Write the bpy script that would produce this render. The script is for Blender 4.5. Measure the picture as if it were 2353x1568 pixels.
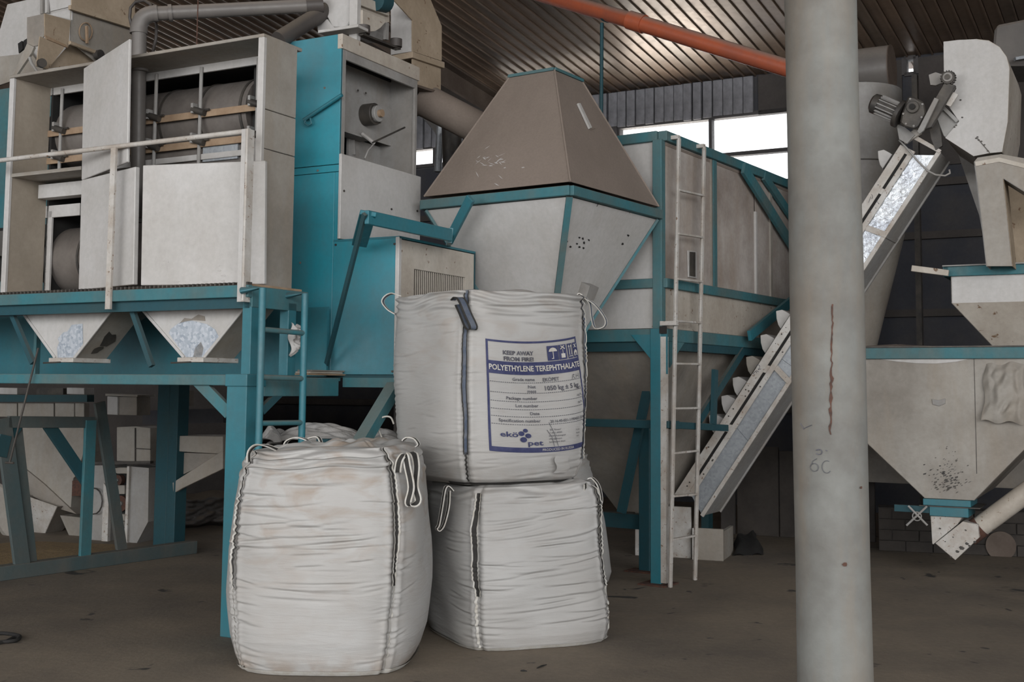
import bpy, bmesh, math, random
import numpy as np
from mathutils import Vector, Matrix
for o in list(bpy.data.objects): bpy.data.objects.remove(o)
scene = bpy.context.scene
COL = scene.collection
R = math.radians
# ---------------------------------------------------------------- camera
FPX, PPX, PPY, EYE = 2750.0, 1176.5, 659.0, 1.5
CM = Matrix.Rotation(R(90 + 4.8), 3, 'X') @ Matrix.Rotation(R(0.5), 3, 'Z')
cam = bpy.data.objects.new('camera', bpy.data.cameras.new('camera')); COL.objects.link(cam)
cam.matrix_world = Matrix.Translation((0, 0, EYE)) @ CM.to_4x4()
cam.data.sensor_width = 36; cam.data.lens = 36 * FPX / 2353
cam.data.shift_y = (PPY - 784) / 2353
cam.data.clip_start = .05; cam.data.clip_end = 200
scene.camera = cam
# ---------------------------------------------------------------- world, lights, exposure
W_ = bpy.data.worlds.new('world'); scene.world = W_; W_.use_nodes = True
W_.node_tree.nodes['Background'].inputs[0].default_value = (.95, .97, 1, 1)
W_.node_tree.nodes['Background'].inputs[1].default_value = 2.6
def area(name, loc, rot, sx, sy, e, col):
    l = bpy.data.lights.new(name, 'AREA'); l.shape = 'RECTANGLE'; l.size = sx; l.size_y = sy; l.energy = e; l.color = col
    o = bpy.data.objects.new(name, l); COL.objects.link(o); o.location = loc; o.rotation_euler = rot
    return o
area('gate_daylight', (1.6, -12.5, 5.4), (R(80), 0, R(4)), 17, 5.0, 1850, (1, .985, .965))
area('added_left_fill', (-8.5, -3.0, 3.2), (R(84), 0, R(-42)), 5, 4, 330, (1, .985, .965))  # unseen fill lamp, added to brighten the left-facing bag sides
area('yard_daylight', (-.2, 18.6, 3.1), (R(-118), 0, R(-27)), 7, 2.4, 850, (1, .93, .83))
area('yard_daylight_far', (-9.6, 24.0, 3.2), (R(-118), 0, R(-27)), 7, 2.4, 900, (1, .93, .83))
scene.cycles.max_bounces = 6; scene.cycles.diffuse_bounces = 3; scene.cycles.glossy_bounces = 3; scene.cycles.transparent_max_bounces = 6
scene.view_settings.view_transform = 'Standard'; scene.view_settings.look = 'None'
scene.view_settings.exposure = -0.02; scene.view_settings.gamma = 1; scene.view_settings.use_curve_mapping = False
# ---------------------------------------------------------------- frames
EY = Vector((0, 0, EYE))
def ray(x, y): return CM @ Vector(((x - PPX) / FPX, -(y - PPY) / FPX, -1))
def D(x, y, Y):
    d = ray(x, y); return EY + d * (Y / d.y)
def G(x, y, z=0):
    d = ray(x, y); return EY + d * ((z - EYE) / d.z)
class Fr:
    """local frame on the floor: U runs right along a front, V runs away from the viewer"""
    def __init__(s, o, yaw):
        a = R(yaw); s.o = Vector((o[0], o[1], 0)); s.U = Vector((math.cos(a), -math.sin(a), 0)); s.V = Vector((math.sin(a), math.cos(a), 0))
    def p(s, u, v, z): return s.o + s.U * u + s.V * v + Vector((0, 0, z))
    def v(s, x, y, v):
        d = ray(x, y); t = (v - (EY - s.o).dot(s.V)) / d.dot(s.V); return EY + d * t
    def u(s, x, y, u):
        d = ray(x, y); t = (u - (EY - s.o).dot(s.U)) / d.dot(s.U); return EY + d * t
    def uz(s, x, y, v):
        P = s.v(x, y, v); return (P - s.o).dot(s.U), P.z
    def vz(s, x, y, u):
        P = s.u(x, y, u); return (P - s.o).dot(s.V), P.z
# ---------------------------------------------------------------- mesh builder
ORG = {}
def link(o): COL.objects.link(o); return o
def setp(o, label=None, cat=None, group=None, kind=None):
    for k, v in (('label', label), ('category', cat), ('group', group), ('kind', kind)):
        if v: o[k] = v
    return o
def thing(name, label, cat, loc, group=None):
    o = link(bpy.data.objects.new(name, None)); o.location = loc; o.empty_display_size = .1
    ORG[o] = Vector(loc); return setp(o, label, cat, group)
class MB:
    def __init__(s): s.V = []; s.F = []
    def add(s, vs, fs):
        n = len(s.V); s.V += [Vector(v) for v in vs]; s.F += [tuple(i + n for i in f) for f in fs]; return s
    def hexa(s, a, b):      # loft between two rings of equal length, capped
        n = len(a); fs = [tuple(range(n))[::-1], tuple(range(n, 2 * n))]
        fs += [(i, (i + 1) % n, n + (i + 1) % n, n + i) for i in range(n)]
        return s.add(list(a) + list(b), fs)
    def box(s, fr, u0, u1, v0, v1, z0, z1):
        return s.hexa([fr.p(u0, v0, z0), fr.p(u1, v0, z0), fr.p(u1, v1, z0), fr.p(u0, v1, z0)],
                      [fr.p(u0, v0, z1), fr.p(u1, v0, z1), fr.p(u1, v1, z1), fr.p(u0, v1, z1)])
    def plate(s, pts, t=.003, back=True):   # polygon thickened away from the viewer
        pts = [Vector(p) for p in pts]; n = Vector((0, 0, 0))
        for i in range(len(pts)):
            a, b = pts[i], pts[(i + 1) % len(pts)]; n += a.cross(b)
        n.normalize()
        if n.dot(pts[0] - EY) < 0: n = -n
        if not back: n = -n
        return s.hexa(pts, [p + n * t for p in pts])
    def beam(s, p, q, w, h, up=(0, 0, 1)):  # w across, h along up
        p, q, up = Vector(p), Vector(q), Vector(up); d = (q - p).normalized()
        x = d.cross(up)
        if x.length < 1e-3: x = d.cross(Vector((1, 0, 0)))
        x.normalize(); y = x.cross(d).normalized()
        c = [x * (a * w / 2) + y * (b * h / 2) for a, b in ((-1, -1), (1, -1), (1, 1), (-1, 1))]
        return s.hexa([p + k for k in c], [q + k for k in c])
    def tube(s, pts, r, n=12, caps=True):
        pts = [Vector(p) for p in pts]; rs = r if isinstance(r, (list, tuple)) else [r] * len(pts)
        vs = []; fs = []; x = None
        for i, p in enumerate(pts):
            d = (pts[min(i + 1, len(pts) - 1)] - pts[max(i - 1, 0)]).normalized()
            if x is None:
                x = d.cross(Vector((0, 0, 1)))
                if x.length < 1e-3: x = d.cross(Vector((1, 0, 0)))
            x = (x - d * x.dot(d)).normalized(); y = d.cross(x)
            vs += [p + (x * math.cos(2 * math.pi * k / n) + y * math.sin(2 * math.pi * k / n)) * rs[i] for k in range(n)]
        for i in range(len(pts) - 1):
            fs += [(i * n + k, i * n + (k + 1) % n, (i + 1) * n + (k + 1) % n, (i + 1) * n + k) for k in range(n)]
        if caps: fs += [tuple(range(n))[::-1], tuple(range(len(vs) - n, len(vs)))]
        return s.add(vs, fs)
    def cyl(s, p, q, r, n=20): return s.tube([p, q], r, n)
    def obj(s, name, m, parent=None, label=None, bevel=0, smooth=False, kind=None, fix=True, base=None):
        if parent is not None: org = ORG[parent]
        elif base is not None: org = Vector(base)
        else:
            org = sum(s.V, Vector()) / len(s.V); org.z = min(v.z for v in s.V)
        me = bpy.data.meshes.new(name); me.from_pydata([v - org for v in s.V], [], s.F)
        if fix:
            bm = bmesh.new(); bm.from_mesh(me); bmesh.ops.recalc_face_normals(bm, faces=bm.faces); bm.to_mesh(me); bm.free()
        me.materials.append(m)
        o = link(bpy.data.objects.new(name, me)); ORG[o] = org
        if parent is not None: o.parent = parent
        else: o.location = org
        if smooth:
            me.polygons.foreach_set('use_smooth', [True] * len(me.polygons))
            if smooth != 'all': me.set_sharp_from_angle(angle=R(40))
        if bevel:
            b = o.modifiers.new('bevel', 'BEVEL'); b.width = bevel; b.segments = 1; b.limit_method = 'ANGLE'
        return setp(o, label, None, None, kind)
    def top(s, name, m, label, cat, group=None, **k): return setp(s.obj(name, m, **k), label, cat, group)
def st(o): o['kind'] = 'structure'; return o
# ---------------------------------------------------------------- materials
def mat(name, c1, c2=None, sc=2.0, rough=.6, metal=0, bump=.15, streak=0, sc2=None, dust=0, dcol=(.26, .215, .165), spots=0, spcol=(.16, .10, .06), fine=30, amt=1, bd=.01):
    m = bpy.data.materials.new(name); m.use_nodes = True; nt = m.node_tree; N = nt.nodes; L = nt.links.new
    b = N['Principled BSDF']; b.inputs['Roughness'].default_value = rough; b.inputs['Metallic'].default_value = metal
    b.inputs['Specular IOR Level'].default_value = .35
    tc = N.new('ShaderNodeTexCoord')
    def noise(scale, vec=None, det=5, dist=0):
        n = N.new('ShaderNodeTexNoise'); n.inputs['Scale'].default_value = scale; n.inputs['Detail'].default_value = det
        n.inputs['Roughness'].default_value = .62; n.inputs['Distortion'].default_value = dist
        L(vec or tc.outputs['Object'], n.inputs['Vector']); return n
    def ramp(src, a, z, lo=0, hi=1):
        r = N.new('ShaderNodeMapRange'); r.inputs[1].default_value = a; r.inputs[2].default_value = z
        r.inputs[3].default_value = lo; r.inputs[4].default_value = hi; L(src, r.inputs[0]); return r.outputs[0]
    def mix(f, a, c):
        x = N.new('ShaderNodeMix'); x.data_type = 'RGBA'
        if isinstance(f, float): x.inputs[0].default_value = f
        else: L(f, x.inputs[0])
        for i, q in ((6, a), (7, c)):
            if isinstance(q, tuple): x.inputs[i].default_value = (*q, 1)
            else: L(q, x.inputs[i])
        return x.outputs[2]
    c2 = c2 or tuple(k * .7 for k in c1)
    n1 = noise(sc); col = mix(ramp(n1.outputs[0], .38, .68, 0, amt), c1, c2)
    if streak:
        mp = N.new('ShaderNodeMapping'); mp.inputs['Scale'].default_value = (3.4, 3.4, .7); L(tc.outputs['Object'], mp.inputs[0])
        n2 = noise(1.6, mp.outputs[0], 4); col = mix(ramp(n2.outputs[0], .44, .72, 0, streak), col, dcol)
    if spots:
        n3 = noise(sc2 or 14, None, 3, .6); col = mix(ramp(n3.outputs[0], .66 - spots * .1, .70 - spots * .1), col, spcol)
    nf = noise(fine, None, 6)
    if dust:
        g = N.new('ShaderNodeNewGeometry'); sx = N.new('ShaderNodeSeparateXYZ'); L(g.outputs['Normal'], sx.inputs[0])
        col = mix(ramp(sx.outputs[2], .25, .8, 0, dust), col, dcol)
    L(mix(ramp(nf.outputs[0], .3, .75, 0, .28), col, mix(.5, col, (.05, .045, .04))), b.inputs['Base Color'])
    L(ramp(nf.outputs[0], .2, .8, max(rough - .12, .05), min(rough + .12, 1)), b.inputs['Roughness'])
    if bump:
        bp = N.new('ShaderNodeBump'); bp.inputs['Strength'].default_value = bump; bp.inputs['Distance'].default_value = bd
        L(nf.outputs[0], bp.inputs['Height']); L(bp.outputs[0], b.inputs['Normal'])
    return m
DUST = (.25, .205, .16)

white = mat('white_paint', (.485, .475, .465), (.395, .38, .36), 1.1, .5, streak=.16, bump=.08)
white_c = mat('cream_paint', (.48, .44, .385), (.345, .30, .25), 1.6, .55, streak=.3, spots=.08, bump=.1)
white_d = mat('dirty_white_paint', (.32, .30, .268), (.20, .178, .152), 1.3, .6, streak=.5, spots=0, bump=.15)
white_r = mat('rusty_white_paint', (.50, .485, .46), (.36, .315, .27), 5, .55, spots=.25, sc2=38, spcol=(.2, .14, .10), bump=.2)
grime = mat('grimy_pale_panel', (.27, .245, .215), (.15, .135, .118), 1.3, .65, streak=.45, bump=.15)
greyp = mat('grey_painted_metal', (.30, .295, .285), (.21, .20, .19), 2.2, .55, streak=.3, bump=.1)
tealp = mat('bright_teal_panel', (.022, .235, .30), (.070, .185, .225), .9, .42, streak=.16, dcol=(.12, .15, .145), dust=.35, bump=.08)
teal = mat('teal_paint', (.020, .150, .190), (.040, .122, .145), 1.4, .42, streak=.16, dcol=(.12, .15, .145), dust=.35, bump=.08)
teal_d = mat('dusty_teal_paint', (.032, .15, .178), (.070, .120, .122), 2.2, .6, dust=.6, streak=.25, dcol=(.17, .16, .135), bump=.12)
teal_k = mat('dark_teal_and_shade', (.010, .060, .078), (.022, .058, .065), 2.0, .6, dust=.3, bump=.1)  # darker teal; the deck web's shade is held in it
dustm = mat('dust_covered_sheet', (.215, .175, .148), (.175, .142, .118), 1.1, .85, streak=.18, dcol=(.26, .215, .18), bump=.12, fine=60)
brown = mat('brown_dusty_box', (.30, .235, .165), (.40, .32, .235), 3, .75, spots=.15, bump=.2, dust=.2)
dkmetal = mat('dark_greasy_metal', (.045, .042, .04), (.09, .08, .068), 6, .5, metal=.3, bump=.2)
drumm = mat('worn_drum_steel', (.13, .115, .105), (.20, .18, .165), 3, .45, metal=.2, streak=.3, dcol=(.2, .17, .14))
black = mat('black_with_void_shade', (.012, .012, .012), (.02, .019, .018), 3, .8, bump=0)  # black for dark goods; also carries the shade in the tower bay
pvc = mat('grey_pvc_pipe', (.125, .115, .108), (.155, .142, .13), 3, .42, dust=.75, dcol=(.27, .235, .205), bump=.04)
pvc_d = mat('dark_pipe', (.05, .045, .042), (.07, .06, .055), 3, .5, dust=.4, bump=.05)
orange = mat('orange_pvc_pipe', (.40, .095, .042), (.30, .085, .05), 3, .4, dust=.8, dcol=(.28, .225, .19), bump=.04)
conc = mat('concrete_column', (.18, .184, .172), (.12, .115, .105), 2.6, .7, streak=.6, dcol=(.19, .15, .11), bump=.35, fine=12)
floorm = mat('dusty_concrete_floor', (.20, .165, .125), (.115, .098, .08), .8, .8, spots=.1, sc2=3, spcol=(.04, .037, .034), bump=.3, fine=22)
ribm = mat('ceiling_sheet', (.25, .178, .128), (.18, .128, .095), 1.6, .38, metal=.25, streak=0, bump=.05, fine=9)
rafm = mat('rusty_rafter', (.09, .065, .05), (.13, .10, .08), 3, .7, bump=.2)
asb = mat('weathered_grey_board', (.25, .25, .27), (.15, .15, .165), 5, .8, streak=.5, dcol=(.12, .12, .125), bump=.3)
navy = mat('navy_wall', (.03, .033, .043), (.05, .048, .05), 2, .75, bump=.2)
binm = mat('stained_bin_sheet', (.44, .405, .375), (.25, .21, .185), 1.7, .6, streak=.6, dcol=(.30, .24, .19), bump=.12)
dkwall = mat('dark_wall_and_shade', (.045, .040, .037), (.065, .056, .052), 2, .8, bump=.3)  # dark wall tone; on the old panels it holds their shade
wfrm = mat('dark_window_frame', (.06, .055, .055), None, 5, .6)
woodm = mat('brown_wood_strip', (.33, .235, .155), (.24, .16, .10), 8, .7, bump=.2)
strapk = mat('black_webbing', (.022, .021, .020), (.035, .033, .03), 30, .8, bump=.4, fine=200, bd=.002)
strapw = mat('white_webbing_edge', (.52, .51, .48), (.42, .39, .34), 20, .8, bump=.3, fine=200, bd=.002)
strapb = mat('blue_grey_webbing', (.055, .075, .115), (.12, .13, .15), 12, .7, bump=.4, fine=200, bd=.002)
ink = mat('navy_print', (.026, .032, .095), (.07, .075, .15), 18, .7, bump=0, amt=.6)
inkk = mat('black_print', (.05, .05, .065), (.12, .12, .14), 25, .7, bump=0)
clothw = mat('crumpled_white_sheet', (.48, .47, .46), (.38, .36, .34), 5, .75, bump=.5, fine=16, bd=.02)
grain = mat('spilled_grain', (.33, .235, .12), (.20, .14, .08), 30, .85, bump=.8, fine=120)
teal_g = mat('greyed_teal_paint', (.052, .082, .086), (.085, .088, .082), 1.8, .7, dust=.5, streak=.3, dcol=(.15, .13, .105), bump=.12)
innerm = mat('dusty_inner_panel', (.34, .295, .24), (.25, .215, .17), 2, .7, streak=.4, bump=.12)
plinthm = mat('dark_block_and_shade', (.055, .047, .041), (.032, .028, .025), 3, .9, bump=.3)  # dark block tone; on the old panels it holds their dimness
pencil = mat('pencil_grey', (.085, .087, .10), None, 9, .8, bump=0)
rust = mat('rust_mark', (.10, .045, .03), (.05, .03, .025), 40, .9, bump=.4)
def galv_mat(name, a, c, rough):
    m = mat(name, a, c, 4, rough, metal=.35, bump=.05); nt = m.node_tree; N = nt.nodes
    v = N.new('ShaderNodeTexVoronoi'); v.inputs['Scale'].default_value = 55
    tc = [n for n in N if n.type == 'TEX_COORD'][0]; nt.links.new(tc.outputs['Object'], v.inputs['Vector'])
    r = N.new('ShaderNodeMapRange'); r.inputs[3].default_value = rough - .06; r.inputs[4].default_value = rough + .1
    s = N.new('ShaderNodeSeparateColor'); nt.links.new(v.outputs['Color'], s.inputs[0]); nt.links.new(s.outputs[0], r.inputs[0])
    nt.links.new(r.outputs[0], N['Principled BSDF'].inputs['Roughness'])
    mx = N.new('ShaderNodeMix'); mx.data_type = 'RGBA'; nt.links.new(s.outputs[1], mx.inputs[0])
    mx.inputs[6].default_value = (*a, 1); mx.inputs[7].default_value = (*c, 1)
    nt.links.new(mx.outputs[2], N['Principled BSDF'].inputs['Base Color'])
    return m
galv = galv_mat('galvanised_steel', (.34, .36, .38), (.27, .29, .31), .42)
galv_w = galv_mat('scraped_bare_zinc', (.50, .53, .57), (.30, .34, .39), .5)
def pane_mat():
    m = bpy.data.materials.new('hazy_window_pane'); m.use_nodes = True; nt = m.node_tree; N = nt.nodes; N.clear(); L = nt.links.new
    o = N.new('ShaderNodeOutputMaterial'); t = N.new('ShaderNodeBsdfTransparent'); d = N.new('ShaderNodeBsdfDiffuse'); g = N.new('ShaderNodeBsdfTranslucent')
    d.inputs[0].default_value = (.7, .7, .7, 1); g.inputs[0].default_value = (.9, .92, .95, 1)
    tc = N.new('ShaderNodeTexCoord'); n = N.new('ShaderNodeTexNoise'); n.inputs['Scale'].default_value = 2.2; n.inputs['Detail'].default_value = 8
    L(tc.outputs['Object'], n.inputs['Vector']); r = N.new('ShaderNodeMapRange'); r.inputs[1].default_value = .55; r.inputs[2].default_value = .7
    r.inputs[3].default_value = .08; r.inputs[4].default_value = .3; L(n.outputs[0], r.inputs[0])
    a = N.new('ShaderNodeMixShader'); L(r.outputs[0], a.inputs[0]); L(t.outputs[0], a.inputs[1]); L(d.outputs[0], a.inputs[2])
    L(a.outputs[0], o.inputs[0]); return m
panem = pane_mat()
def bag_mat(name, stain, H, seed):
    m = bpy.data.materials.new(name); m.use_nodes = True; nt = m.node_tree; N = nt.nodes; L = nt.links.new
    b = N['Principled BSDF']; b.inputs['Roughness'].default_value = .62; b.inputs['Specular IOR Level'].default_value = .3
    tc = N.new('ShaderNodeTexCoord')
    mp0 = N.new('ShaderNodeMapping'); mp0.inputs['Location'].default_value = (seed, seed * 2, 0); L(tc.outputs['Object'], mp0.inputs[0])
    def noise(sc, det, vec, dist=0):
        n = N.new('ShaderNodeTexNoise'); n.inputs['Scale'].default_value = sc; n.inputs['Detail'].default_value = det; n.inputs['Distortion'].default_value = dist
        L(vec, n.inputs['Vector']); return n.outputs[0]
    def rng(s, a, z, lo, hi):
        r = N.new('ShaderNodeMapRange'); r.inputs[1].default_value = a; r.inputs[2].default_value = z; r.inputs[3].default_value = lo; r.inputs[4].default_value = hi; L(s, r.inputs[0]); return r.outputs[0]
    def mul(a, c):
        x = N.new('ShaderNodeMath'); x.operation = 'MULTIPLY'; L(a, x.inputs[0]); L(c, x.inputs[1]); return x.outputs[0]
    def add(a, c):
        x = N.new('ShaderNodeMath'); x.operation = 'ADD'; x.use_clamp = True; L(a, x.inputs[0]); L(c, x.inputs[1]); return x.outputs[0]
    def mix(f, a, c):
        x = N.new('ShaderNodeMix'); x.data_type = 'RGBA'; L(f, x.inputs[0])
        for i, q in ((6, a), (7, c)):
            if isinstance(q, tuple): x.inputs[i].default_value = (*q, 1)
            else: L(q, x.inputs[i])
        return x.outputs[2]
    P = mp0.outputs[0]
    sx = N.new('ShaderNodeSeparateXYZ'); L(tc.outputs['Object'], sx.inputs[0])
    base = mix(rng(noise(1.7, 4, P), .35, .7, 0, 1), (.385, .38, .37), (.325, .315, .30))
    mp = N.new('ShaderNodeMapping'); mp.inputs['Scale'].default_value = (1, 1, 2.4); L(P, mp.inputs[0])
    st1 = mul(rng(noise(4.5, 8, mp.outputs[0], .8), .48, .70, 0, 1), rng(sx.outputs[2], H * .35, H * 1.0, .08 * stain, .6 * stain))
    edge = mul(rng(sx.outputs[2], 0, H * .12, .55 * stain, 0), rng(noise(9, 4, P), .35, .6, 0, 1))
    c = mix(add(st1, edge), base, (.24, .175, .12))
    mp3 = N.new('ShaderNodeMapping'); mp3.inputs['Scale'].default_value = (2.5, 2.5, 16); L(P, mp3.inputs[0])
    c = mix(rng(noise(2.0, 6, mp3.outputs[0]), .64, .74, 0, .2), c, (.22, .19, .165))
    L(c, b.inputs['Base Color'])
    mp2 = N.new('ShaderNodeMapping'); mp2.inputs['Scale'].default_value = (1.6, 1.6, 12); L(P, mp2.inputs[0])
    wv = noise(3.2, 6, mp2.outputs[0], .5); fn = noise(170, 2, P)
    b1 = N.new('ShaderNodeBump'); b1.inputs['Strength'].default_value = .22; b1.inputs['Distance'].default_value = .022; L(wv, b1.inputs['Height'])
    b2 = N.new('ShaderNodeBump'); b2.inputs['Strength'].default_value = .15; b2.inputs['Distance'].default_value = .003; L(fn, b2.inputs['Height']); L(b1.outputs[0], b2.inputs['Normal'])
    L(b2.outputs[0], b.inputs['Normal']); return m
ZUP = Vector((0, 0, 1))
# ================================================================ SETTING
W = Fr((D(1600, 500, 16).x, 16), 29)
K0 = .0986; EAVE = 5.66
fl = MB().hexa([Vector((x, y, -.1)) for x, y in ((-22, -12), (12, -12), (12, 24), (-22, 24))], [Vector((x, y, 0)) for x, y in ((-22, -12), (12, -12), (12, 24), (-22, 24))]).obj('floor', floorm, base=(0, 0, 0)); st(fl)
def cz(v): return EAVE - K0 * v
m = MB().hexa([W.p(-14, .5, cz(.5) + .03), W.p(12, .5, cz(.5) + .03), W.p(12, .5, cz(.5) + .1), W.p(-14, .5, cz(.5) + .1)],
              [W.p(-14, -26, cz(-26) + .03), W.p(12, -26, cz(-26) + .03), W.p(12, -26, cz(-26) + .1), W.p(-14, -26, cz(-26) + .1)])
ceiling = st(m.obj('ceiling', ribm, base=W.p(0, 0, EAVE)))
BW = .15
def board(u):
    m = MB()
    for a, b, d in ((.004, BW - .02, .0), (BW - .022, BW - .004, -.022)):
        q = [(u + a, d), (u + b, d), (u + b, .03), (u + a, .03)]
        m.hexa([W.p(x, .45, cz(.45) + z) for x, z in q], [W.p(x, -25.9, cz(-25.9) + z) for x, z in q])
    return m
b0 = board(-14).obj('ceiling_board', ribm, ceiling)
rr = random.Random(3)
ribv = [ribm] + [mat('ceiling_sheet_%s' % n, c, d, 1.4, .38, metal=.25, bump=.05, fine=9) for n, c, d in (('grey', (.225, .172, .132), (.16, .122, .095)), ('tan', (.28, .195, .138), (.195, .138, .10)))]
bm_ = [b0.data] + [b0.data.copy() for _ in range(2)]
for i in (1, 2): bm_[i].materials[0] = ribv[i]
for k in range(1, int(26 / BW)):
    c = b0.copy(); c.data = bm_[rr.choice((0, 0, 0, 1, 2))]; link(c); c.parent = ceiling; c.location = W.U * (BW * k)
# rafter
ur = W.uz(1163, 190, -.1)[0]
m = MB()
def slope_box(m, u0, u1, d0, d1, v0=.3, v1=-25.8):
    q = [(u0, d0), (u1, d0), (u1, d1), (u0, d1)]
    m.hexa([W.p(x, v0, cz(v0) - z) for x, z in q], [W.p(x, v1, cz(v1) - z) for x, z in q])
slope_box(m, ur - .14, ur + .14, .37, .40); slope_box(m, ur - .02, ur + .02, .04, .37); slope_box(m, ur - .14, ur + .14, .025, .05)
st(m.obj('trim_1', rafm))
m = MB(); slope_box(m, ur - 6.3, ur - 6.0, .03, .4); st(m.obj('trim_2', rafm))
# rear wall
uA, uB = W.uz(1418, 300, 0)[0], 1.5; uM = W.uz(1633, 300, 0)[0]
wall = MB()
us, zs = W.uz(2092, 152, 0)
for a in ((-14, 12, 0, 4.2), (-14, -12.2, 4.2, 5.7), (-12.2, -5.8, 5.15, 5.7), (-12.2, -5.8, 4.2, 4.4), (-5.8, -5.2, 4.2, 5.7), (uB, us - .07, 4.2, 5.7), (us + .07, 12, 4.2, 5.7), (us - .07, us + .07, 4.2, zs - .11), (us - .07, us + .07, zs + .11, 5.7), (-5.2, uB, 5.15, 5.7), (-5.2, uA - .1, 4.2, 4.82)):
    wall.box(W, a[0], a[1], 0, .2, a[2], a[3])
wall_b = st(wall.obj('wall_back', navy, base=W.p(0, 0, 0)))
for z in (1.2, 2.4, 3.35, 4.0): MB().box(W, -13.9, 11.9, -.06, -.002, z, z + .09).obj('girt', dkwall, wall_b)
for u0, u9 in ((1.6, us - .1), (us + .1, 5.4), (5.45, 7.5)): MB().box(W, u0, u9, -.03, -.003, 4.25, 5.62).obj('sheet_panel', dkwall, wall_b)
rr = random.Random(5); u = -5.2; k = 0; bd = None
wob = [MB().box(W, 0, .132 - .01 * i, -.05 - .006 * i, -.004, 5.15 - .01 * i, 5.64) for i in range(3)]
bmesh_ = []
for i in range(3):
    o = wob[i].obj('wall_board', asb, wall_b, bevel=.004); o.location = W.U * u; bmesh_.append(o); u += .14
while u < .80:
    c = bmesh_[rr.randrange(3)].copy(); link(c); c.parent = wall_b; c.location = W.U * u; u += .14
MB().box(W, .88, 1.7, -.03, -.004, 5.12, 5.64).obj('dark_tarpaulin', dkwall, wall_b, label='dark tarpaulin strip beside the grey boards')
# windows
def window(name, u0, u1, z0, z1, mul, hz):
    m = MB().box(W, u0, u1, -.03, .1, z1 - .03, z1 + .02).box(W, u0, u1, -.03, .1, z0 - .02, z0 + .03).box(W, u0 - .03, u0 + .03, -.03, .1, z0, z1).box(W, u1 - .03, u1 + .03, -.03, .1, z0, z1)
    w = st(m.obj(name, wfrm))
    for x in mul: MB().box(W, x - .022, x + .022, -.02, .09, z0 + .02, z1 - .02).obj('mullion', wfrm, w)
    for a, b, z in hz: MB().box(W, a, b, -.02, .09, z - .025, z + .025).obj('glazing_bar', wfrm, w)
    e = [u0] + list(mul) + [u1]
    for a, b in zip(e, e[1:]): MB().box(W, a + .02, b - .02, .03, .036, z0 + .02, z1 - .02).obj('window_pane', panem, w)
window('window_1', uA + .02, uB, 4.2, 5.15, [uM], [(uM, uB, 4.62)])
window('window_2', -5.2, uA - .1, 4.86, 5.15, [-4.2, -3.2, -2.2], [])
window('window_4', -12.2, -5.8, 4.4, 5.15, [-10.6, -9, -7.4], [])
window('window_3', us - .07, us + .07, zs - .11, zs + .11, [], [])
MB().box(W, uA - .1, uA + .02, -.08, .15, 4.2, 5.15).obj('window_post', wfrm, wall_b)
st(MB().box(W, -14.2, -14, -26, .2, 0, 8.2).obj('wall_left', dkwall))
st(MB().box(W, 12, 12.2, -8, .2, 0, 6.5).obj('wall_right', dkwall))
# round concrete column
cx, cy = D(1902, 784, 4.75).x, 4.75
tilt = .0085; cr = .143
root = thing('concrete_column', 'thick round pale column in the right foreground, running floor to ceiling', 'column', (cx - 1.6 * tilt * -1 + 0, cy, 0))
def cax(z): return Vector((cx - tilt * (z - 1.7) * 1.0, cy, z))
ccol = MB(); zz = [0, .3, .8, 1.3, 1.9, 2.5, 3.2, 4, 5, 7.02]
ccol.tube([cax(z) for z in zz], [cr * (1 + .012 * math.sin(i * 2.1)) for i in range(len(zz))], 64)
ccol.obj('column_shaft', conc, root, smooth=True)
def on_col(px, py, off=.0015):
    d = ray(px, py); P = D(px, py, cy); a = cax(P.z)
    x = P.x - a.x; x = max(-cr * .97, min(cr * .97, x * (cy - cr * .8) / cy)); rr_ = cr * 1.014 + off
    return Vector((a.x + x, cy - math.sqrt(max(rr_ ** 2 - x * x, 1e-6)), P.z))
rr = random.Random(9); pl = []; pr = []
y = 705
while y < 1000:
    w = .8 + rr.random() * (1.4 if y < 860 else 3.2); x = 1891 - (y - 705) * .02 + rr.uniform(-1.6, 1.6)
    pl.append(on_col(x - w, y)); pr.append(on_col(x + w, y)); y += 5 + rr.random() * 5
n = len(pl); m = MB().add(pl + pr, [(i, i + 1, n + i + 1, n + i) for i in range(n - 1)]); m.obj('rusty_seam', rust, root, fix=False, label='thin rusty crack running down the column')
def curve_marks(pts_list, fn, w, m, name, parent, label=None):
    mb = MB()
    for pts in pts_list:
        P = [fn(*p) for p in pts]
        for a, b in zip(P, P[1:]): mb.beam(a, b, w, .001, (0, -1, 0))
    return mb.obj(name, m, parent, label=label)
def arc(cx_, cy_, rx, ry, a0, a1, n=10): return [(cx_ + rx * math.cos(R(a0 + (a1 - a0) * i / n)), cy_ + ry * math.sin(R(a0 + (a1 - a0) * i / n))) for i in range(n + 1)]
curve_marks([arc(1862, 1035, 6, 6, -150, 150), [(1856, 1031), (1862, 1031)], [(1876, 1030), (1879, 1033)]], on_col, .003, inkk, 'pen_mark', root, 'small black pen mark')
curve_marks([arc(1853, 1070, 8, 9, 0, 360), [(1846, 1068), (1850, 1056), (1858, 1050)], arc(1878, 1068, 10, 14, 40, 300)], on_col, .002, pencil, 'pencil_mark', root, 'faint pencil figures')
curve_marks([[(1828, 972), (1834, 985)], [(1833, 984), (1848, 975)]], on_col, .0025, inkk, 'scratch_mark', root)
m = MB()
for (x, y, a) in ((1918, 1285, 5), (1960, 1115, 3)): m.add([on_col(x + a * math.cos(k * 1.05) * (1 + .4 * (k % 2)), y + a * math.sin(k * 1.05)) for k in range(6)], [(0, 1, 2, 3, 4, 5)])
m.obj('rust_spot', rust, root, fix=False)
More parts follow.
